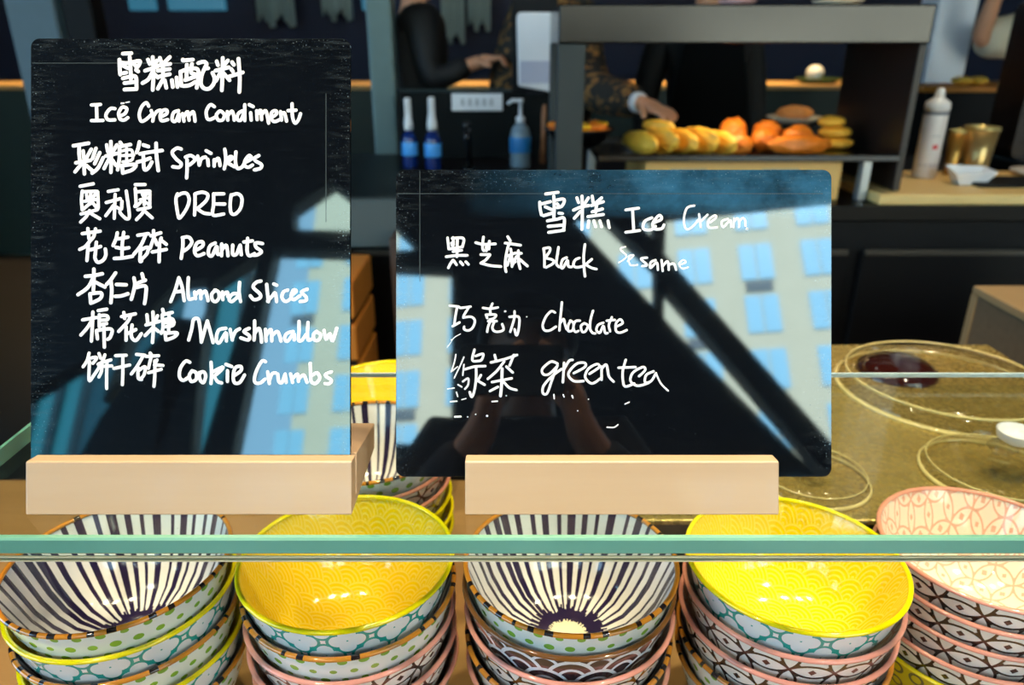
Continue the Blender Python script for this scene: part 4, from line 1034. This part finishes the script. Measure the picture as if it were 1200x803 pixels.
# tall pale drapes and dim windows on the back wall
M_drape = mat('pale_teal_drape', srgb(156, 186, 192), 0.8, var=0.2, vscale=3)
def drape(px0, px1, pyb, k):
    a = at(px0, pyb, 7.0); b = at(px1, pyb, 7.0)
    bm = bmesh.new(); n = 36
    pr = []
    for i in range(n + 1):
        x = a.x + (b.x - a.x) * i / n
        pr.append((x, 7.05 + 0.05 * math.sin(i * 1.35) + 0.02 * math.sin(i * 0.6)))
    v0 = [bm.verts.new((x, y, a.z + 0.05 * math.sin(i * 0.35))) for i, (x, y) in enumerate(pr)]
    v1 = [bm.verts.new((x, y, 3.6)) for x, y in pr]
    for i in range(n): bm.faces.new((v0[i], v0[i + 1], v1[i + 1], v1[i]))
    o = link('hanging_drape', bm, M_drape, None, smooth=True)
    sl = o.modifiers.new('cloth', 'SOLIDIFY'); sl.thickness = 0.01
    tag(o, ['pale teal drape hanging just right of the black post', 'narrow pale drape above the tall board, left of its right corner', 'pale drape left of the steel post', 'wide pale drape behind the person in black', 'pale drape between the person and the dispenser'][k], 'drape', 'pale drapes on the back wall')
drape(300, 345, 25, 1); drape(376, 412, 18, 2); drape(517, 545, 45, 3); drape(548, 575, 30, 4)
dk = mat('dim_teal_window', srgb(20, 60, 80), 0.3, emit=(srgb(60, 130, 160), 0.6))
for k, (a_, b_) in enumerate(((150, 180), (196, 262), (424, 440))):
    p0, p1_ = at(a_, 12, 7.1), at(b_, 12, 7.1)
    struct(box('window_%d' % (k + 1), (p0.x, 7.12, p0.z), (p1_.x, 7.2, 3.4), dk, bev=0.01))

# ------------------------------------------------------------------ people
def skin_obj(name, verts, edges, radii, m, parent, sub=2):
    me = bpy.data.meshes.new(name)
    me.from_pydata([tuple(v) for v in verts], edges, [])
    me.materials.append(m)
    o = bpy.data.objects.new(name, me)
    COL.objects.link(o); o.parent = parent
    sk = o.modifiers.new('skin', 'SKIN'); sk.use_smooth_shade = True
    layer = me.skin_vertices[0].data if me.skin_vertices else None
    if layer is None:
        bm = bmesh.new(); bm.from_mesh(me); bm.verts.layers.skin.verify(); bm.to_mesh(me); bm.free()
        layer = me.skin_vertices[0].data
    for i, r in enumerate(radii):
        layer[i].radius = (r, r) if not isinstance(r, tuple) else r
        layer[i].use_root = (i == 0)
    ss = o.modifiers.new('smooth', 'SUBSURF'); ss.levels = sub; ss.render_levels = sub
    return o
def person(label, loc, yaw, pose, top_m, leg_m, hair_m=HAIR, bare_forearm=False, hair_long=False, apron=None, sleeve=1.0, cuff=None):
    """standing figure, facing local -y; pose overrides joints given in the figure's own frame"""
    root = empty('person', loc, (0, 0, yaw))
    tag(root, label, 'person')
    J = dict(pelvis=(0, 0, .94), spine=(0, 0, 1.10), chest=(0, -.01, 1.28), neckb=(0, 0, 1.43), neck=(0, -.01, 1.50), head=(0, -.025, 1.585), crown=(0, -.015, 1.655),
             nose=(0, -.115, 1.575), shL=(.17, 0, 1.40), elL=(.23, .02, 1.13), wrL=(.24, -.06, .89), shR=(-.17, 0, 1.40), elR=(-.23, .02, 1.13), wrR=(-.24, -.06, .89),
             hipL=(.09, 0, .90), knL=(.10, -.02, .49), anL=(.10, .02, .09), toL=(.11, -.13, .035), hipR=(-.09, 0, .90), knR=(-.10, -.02, .49), anR=(-.10, .02, .09), toR=(-.11, -.13, .035),
             palmL=None, palmR=None)
    hands = pose.pop('hands', {})
    J.update(pose)
    J = {k: Vector(v) for k, v in J.items() if v is not None}
    V, E, Rr, I = [], [], [], {}
    def add(k, p, r, par):
        I[k] = len(V); V.append(Vector(p)); Rr.append(r)
        if par is not None: E.append((I[par], I[k]))
    add('pelvis', J['pelvis'], (.13, .10), None); add('spine', J['spine'], (.12, .09), 'pelvis'); add('chest', J['chest'], (.145, .10), 'spine')
    add('neckb', J['neckb'], .065, 'chest'); add('neck', J['neck'], .05, 'neckb'); add('head', J['head'], (.074, .088), 'neck'); add('crown', J['crown'], (.055, .065), 'head')
    add('nose', J['nose'], .012, 'head')
    for s in 'LR':
        sg = 1 if s == 'L' else -1
        add('ear' + s, J['head'] + Vector((.082 * sg, .01, 0)), .014, 'head')
        add('sh' + s, J['sh' + s], .062, 'chest'); add('el' + s, J['el' + s], .042, 'sh' + s); add('wr' + s, J['wr' + s], .027, 'el' + s)
        add('hip' + s, J['hip' + s], .085, 'pelvis'); add('kn' + s, J['kn' + s], .055, 'hip' + s); add('an' + s, J['an' + s], .036, 'kn' + s); add('to' + s, J['to' + s], .034, 'an' + s)
        fore = (J['wr' + s] - J['el' + s]).normalized()
        h = hands.get(s, {})
        d = Vector(h.get('dir', fore)).normalized()
        nrm = Vector(h.get('palm', (-sg, 0, -0.2)))          # the way the palm faces
        nrm = (nrm - d * nrm.dot(d)).normalized()
        side = d.cross(nrm).normalized() * h.get('flip', 1)
        curl = h.get('curl', 0.5)
        add('palm' + s, J['wr' + s] + d * .055, (.030, .020), 'wr' + s)
        pc = J['wr' + s] + d * .06
        for q, (off, ln) in enumerate(((-.030, .060), (-.010, .070), (.010, .066), (.029, .052))):
            p = pc + side * off + d * .022; dd = d.copy()
            prev = 'palm' + s
            for j in range(4):
                k = 'f%s%d%d' % (s, q, j)
                add(k, p, .0095 - .0008 * j, prev); prev = k
                dd = (dd * math.cos(curl * .75) + nrm * math.sin(curl * .75)).normalized() if j else dd
                # bend about the knuckle line each joint
                p = p + dd * (ln * (.42 if j == 0 else .33))
                nn = (nrm - dd * nrm.dot(dd))
                if nn.length < .05: nn = -d
        p = J['wr' + s] + d * .025 - side * .030
        prev = 'palm' + s
        for j in range(3):
            k = 't%s%d' % (s, j); add(k, p, .0115 - .001 * j, prev); prev = k
            p = p + (d * .8 - side * .35 + nrm * .45).normalized() * .028
    skin_obj('body', V, E, Rr, h_skin, root)
    def cloth(name, keys, parents, radii, m):
        vs = [V[I[k]] for k in keys]
        es = [(keys.index(p), keys.index(k)) for k, p in parents]
        return skin_obj(name, vs, es, radii, m, root)
    keys = ['chest', 'spine', 'pelvis', 'neckb', 'shL', 'elL', 'shR', 'elR']
    par = [('spine', 'chest'), ('pelvis', 'spine'), ('neckb', 'chest'), ('shL', 'chest'), ('elL', 'shL'), ('shR', 'chest'), ('elR', 'shR')]
    rad = [(.165, .125), (.15, .12), (.155, .13), .075, .08 * sleeve, .06 * sleeve, .08 * sleeve, .06 * sleeve]
    if not bare_forearm:
        # sleeves run on to just short of the wrist
        for s in 'LR':
            V.append(J['wr' + s] * .93 + J['el' + s] * .07); I['cuff' + s] = len(V) - 1
            keys.append('cuff' + s); par.append(('cuff' + s, 'el' + s)); rad.append(.043 * sleeve)
    cloth('shirt', keys, par, rad, top_m)
    if cuff:
        for s in 'LR':
            e_, w_ = J['el' + s], J['wr' + s]
            skin_obj('cuff', [e_.lerp(w_, .86), e_.lerp(w_, .94), e_.lerp(w_, 1.0)], [(0, 1), (1, 2)], [.036, .038, .036], cuff, root)
    V.append(V[I['pelvis']] + Vector((0, 0, -.02))); I['waist'] = len(V) - 1
    for s in 'LR':
        V.append(J['an' + s] + Vector((0, 0, .03))); I['hem' + s] = len(V) - 1
    cloth('trousers', ['waist', 'hipL', 'knL', 'hemL', 'hipR', 'knR', 'hemR'], [('hipL', 'waist'), ('knL', 'hipL'), ('hemL', 'knL'), ('hipR', 'waist'), ('knR', 'hipR'), ('hemR', 'knR')],
          [(.14, .115), .105, .075, .06, .105, .075, .06], leg_m)
    for s in 'LR':
        a_, b_ = J['an' + s], J['to' + s]
        skin_obj('shoe', [a_, a_ + Vector((0, .02, -.045)), b_ + Vector((0, 0, .002))], [(0, 1), (1, 2)], [.046, .043, .042], M_black, root)
    # hair cap and eyes
    bm = bmesh.new()
    bmesh.ops.create_uvsphere(bm, u_segments=24, v_segments=14, radius=1)
    for v in bm.verts:
        lowcut = -0.25 if v.co.y < 0.15 else (-1.4 if hair_long else -0.75)
        v.co.z = max(v.co.z, lowcut if v.co.y > -0.35 else 0.25)
        v.co = Vector((v.co.x * .098, v.co.y * .108, v.co.z * .098))
    hd = J['head']
    link('hair', bm, hair_m, root, smooth=True, loc=(hd.x, hd.y + .012, hd.z + .034))
    for s in (-1, 1):
        bm = bmesh.new(); bmesh.ops.create_uvsphere(bm, u_segments=10, v_segments=8, radius=.011)
        link('eye', bm, M_blackgloss, root, smooth=True, loc=(hd.x + s * .032, hd.y - .080, hd.z + .012))
    bm = bmesh.new(); add_tube(bm, [(hd.x - .024, hd.y - .080, hd.z - .042), (hd.x, hd.y - .088, hd.z - .044), (hd.x + .024, hd.y - .080, hd.z - .042)], [.003, .006, .003])
    link('mouth', bm, mat('lips', srgb(150, 74, 66), 0.5), root, smooth=True)
    if apron:
        bm = bmesh.new(); add_prism(bm, [(-.15, .45), (.15, .45), (.17, 1.0), (.11, 1.36), (-.11, 1.36), (-.17, 1.0)], 'y', -.165, -.157)
        link('apron', bm, apron, root)
    return root
h_skin = SKIN
M_jacket = mat('black_jacket', srgb(14, 15, 18), 0.7, var=0.2)
M_maroon = mat('dark_maroon_shirt', srgb(26, 9, 11), 0.8, var=0.2)
M_beige = mat('beige_shirt', srgb(206, 190, 160), 0.8, var=0.08)
M_blackcloth = mat('black_cloth', srgb(16, 14, 14), 0.8, var=0.2)
M_trouser = mat('dark_trousers', srgb(20, 22, 28), 0.8)
def floral(nt, b):
    x, y, z, v = objxyz(nt)
    n = noise(nt, v, 34, 3, 0.6); n2 = noise(nt, v, 60, 2)
    f = ((n - 0.52) * 14).clamp()
    c = mixc(nt, n2, srgb(170, 130, 60), srgb(120, 60, 34))
    nt.links.new(mixc(nt, f, srgb(38, 34, 26), c), b.inputs['Base Color'])
M_floral = mat('gold_flower_sleeve', rough=0.8, fn=floral)
def loc_of(root_xy, yaw, p):
    """world point -> the figure's own frame"""
    d = Vector((p.x - root_xy[0], p.y - root_xy[1], p.z))
    return tuple(Matrix.Rotation(-yaw, 3, 'Z') @ d)
# the photographer, seen only as the dark shape mirrored in the wide board
xy = (0.03, -0.42)
person('photographer in dark clothes holding a phone, mirrored in the wide board', (xy[0], xy[1], 0), math.pi, dict(
    elL=(.24, -.12, 1.17), wrL=(.075, -.285, 1.36), elR=(-.24, -.12, 1.17), wrR=(-.075, -.285, 1.36),
    hands=dict(L=dict(dir=(-.3, -.25, 1), palm=(-1, .1, 0), curl=.5), R=dict(dir=(.3, -.25, 1), palm=(1, .1, 0), curl=.5, flip=-1))),
    M_maroon, M_trouser, hair_long=True)
ph = tag(empty('phone', (0, -0.055, CAMZ - 0.002)), 'black phone held up by the photographer, mirrored in the wide board', 'phone')
ph.rotation_euler = (-P, 0, 0)
bm = bmesh.new(); add_prism(bm, rrect(-.075, -.055, .075, .020, .009), 'y', -.008, 0); link('case', bm, M_blackgloss, ph)
bm = bmesh.new(); add_prism(bm, rrect(-.072, -.052, .072, .017, .007), 'y', -.0086, -.0081); link('screen', bm, mat('phone_screen', (0.01, 0.01, 0.012), 0.1), ph)
FP = 0.1205            # the kitchen floor is raised
# black jacket behind the sink, side-on, forearm reaching to the right
xy = (-0.40, 3.30); yw = R(82)
wr = at(556, 74, 3.12); el = at(505, 96, 3.10); shp = at(492, 12, 3.13)
person('person in a black jacket behind the sink, one fist held out', (xy[0], xy[1], FP), yw, dict(
    shR=loc_of(xy, yw, shp - Vector((0, 0, FP))), elR=loc_of(xy, yw, el - Vector((0, 0, FP))), wrR=loc_of(xy, yw, wr - Vector((0, 0, FP))),
    hands=dict(R=dict(dir=loc_of((0, 0), yw, Vector((.9, -.1, .2))), palm=(0, -.1, -1), curl=1.5))),
    M_jacket, M_trouser)
# flowered sleeve reaching over the food
xy = (0.20, 3.28); yw = 0.25
dn = Vector((0, 0, FP))
el = at(694, 108, 2.84) - dn; wr = at(752, 121, 2.56) - dn; shp = at(664, 25, 3.06) - dn
hd_ = Matrix.Rotation(-yw, 3, 'Z') @ (at(806, 141, 2.40) - dn - wr)
person('person in a gold flowered sleeve reaching one hand over the fried food', (xy[0], xy[1], FP), yw, dict(
    shL=loc_of(xy, yw, shp), elL=loc_of(xy, yw, el), wrL=loc_of(xy, yw, wr), hands=dict(L=dict(dir=tuple(hd_), palm=(0, .1, -1), curl=.45))),
    M_floral, M_trouser, sleeve=1.35, cuff=M_white)
# black apron behind the pass
xy = (0.80, 3.32)
person('person in black clothes and black apron standing behind the food pass', (xy[0], xy[1], FP), 0, dict(),
    M_blackcloth, M_trouser, apron=mat('black_apron', (0.003, 0.003, 0.003), 0.9, spec=0.1))
# beige shirt at the far right
xy = (2.42, 3.42); yw = R(-75)
el = at(1147, 47, 3.36) - dn; wr = at(1172, -18, 3.28) - dn; shp = at(1200, 40, 3.42) - dn
person('person in a beige shirt with bare raised forearm at the far right', (xy[0], xy[1], FP), yw, dict(
    shL=loc_of(xy, yw, shp), elL=loc_of(xy, yw, el), wrL=loc_of(xy, yw, wr)), M_beige, M_trouser, bare_forearm=True, sleeve=1.35)
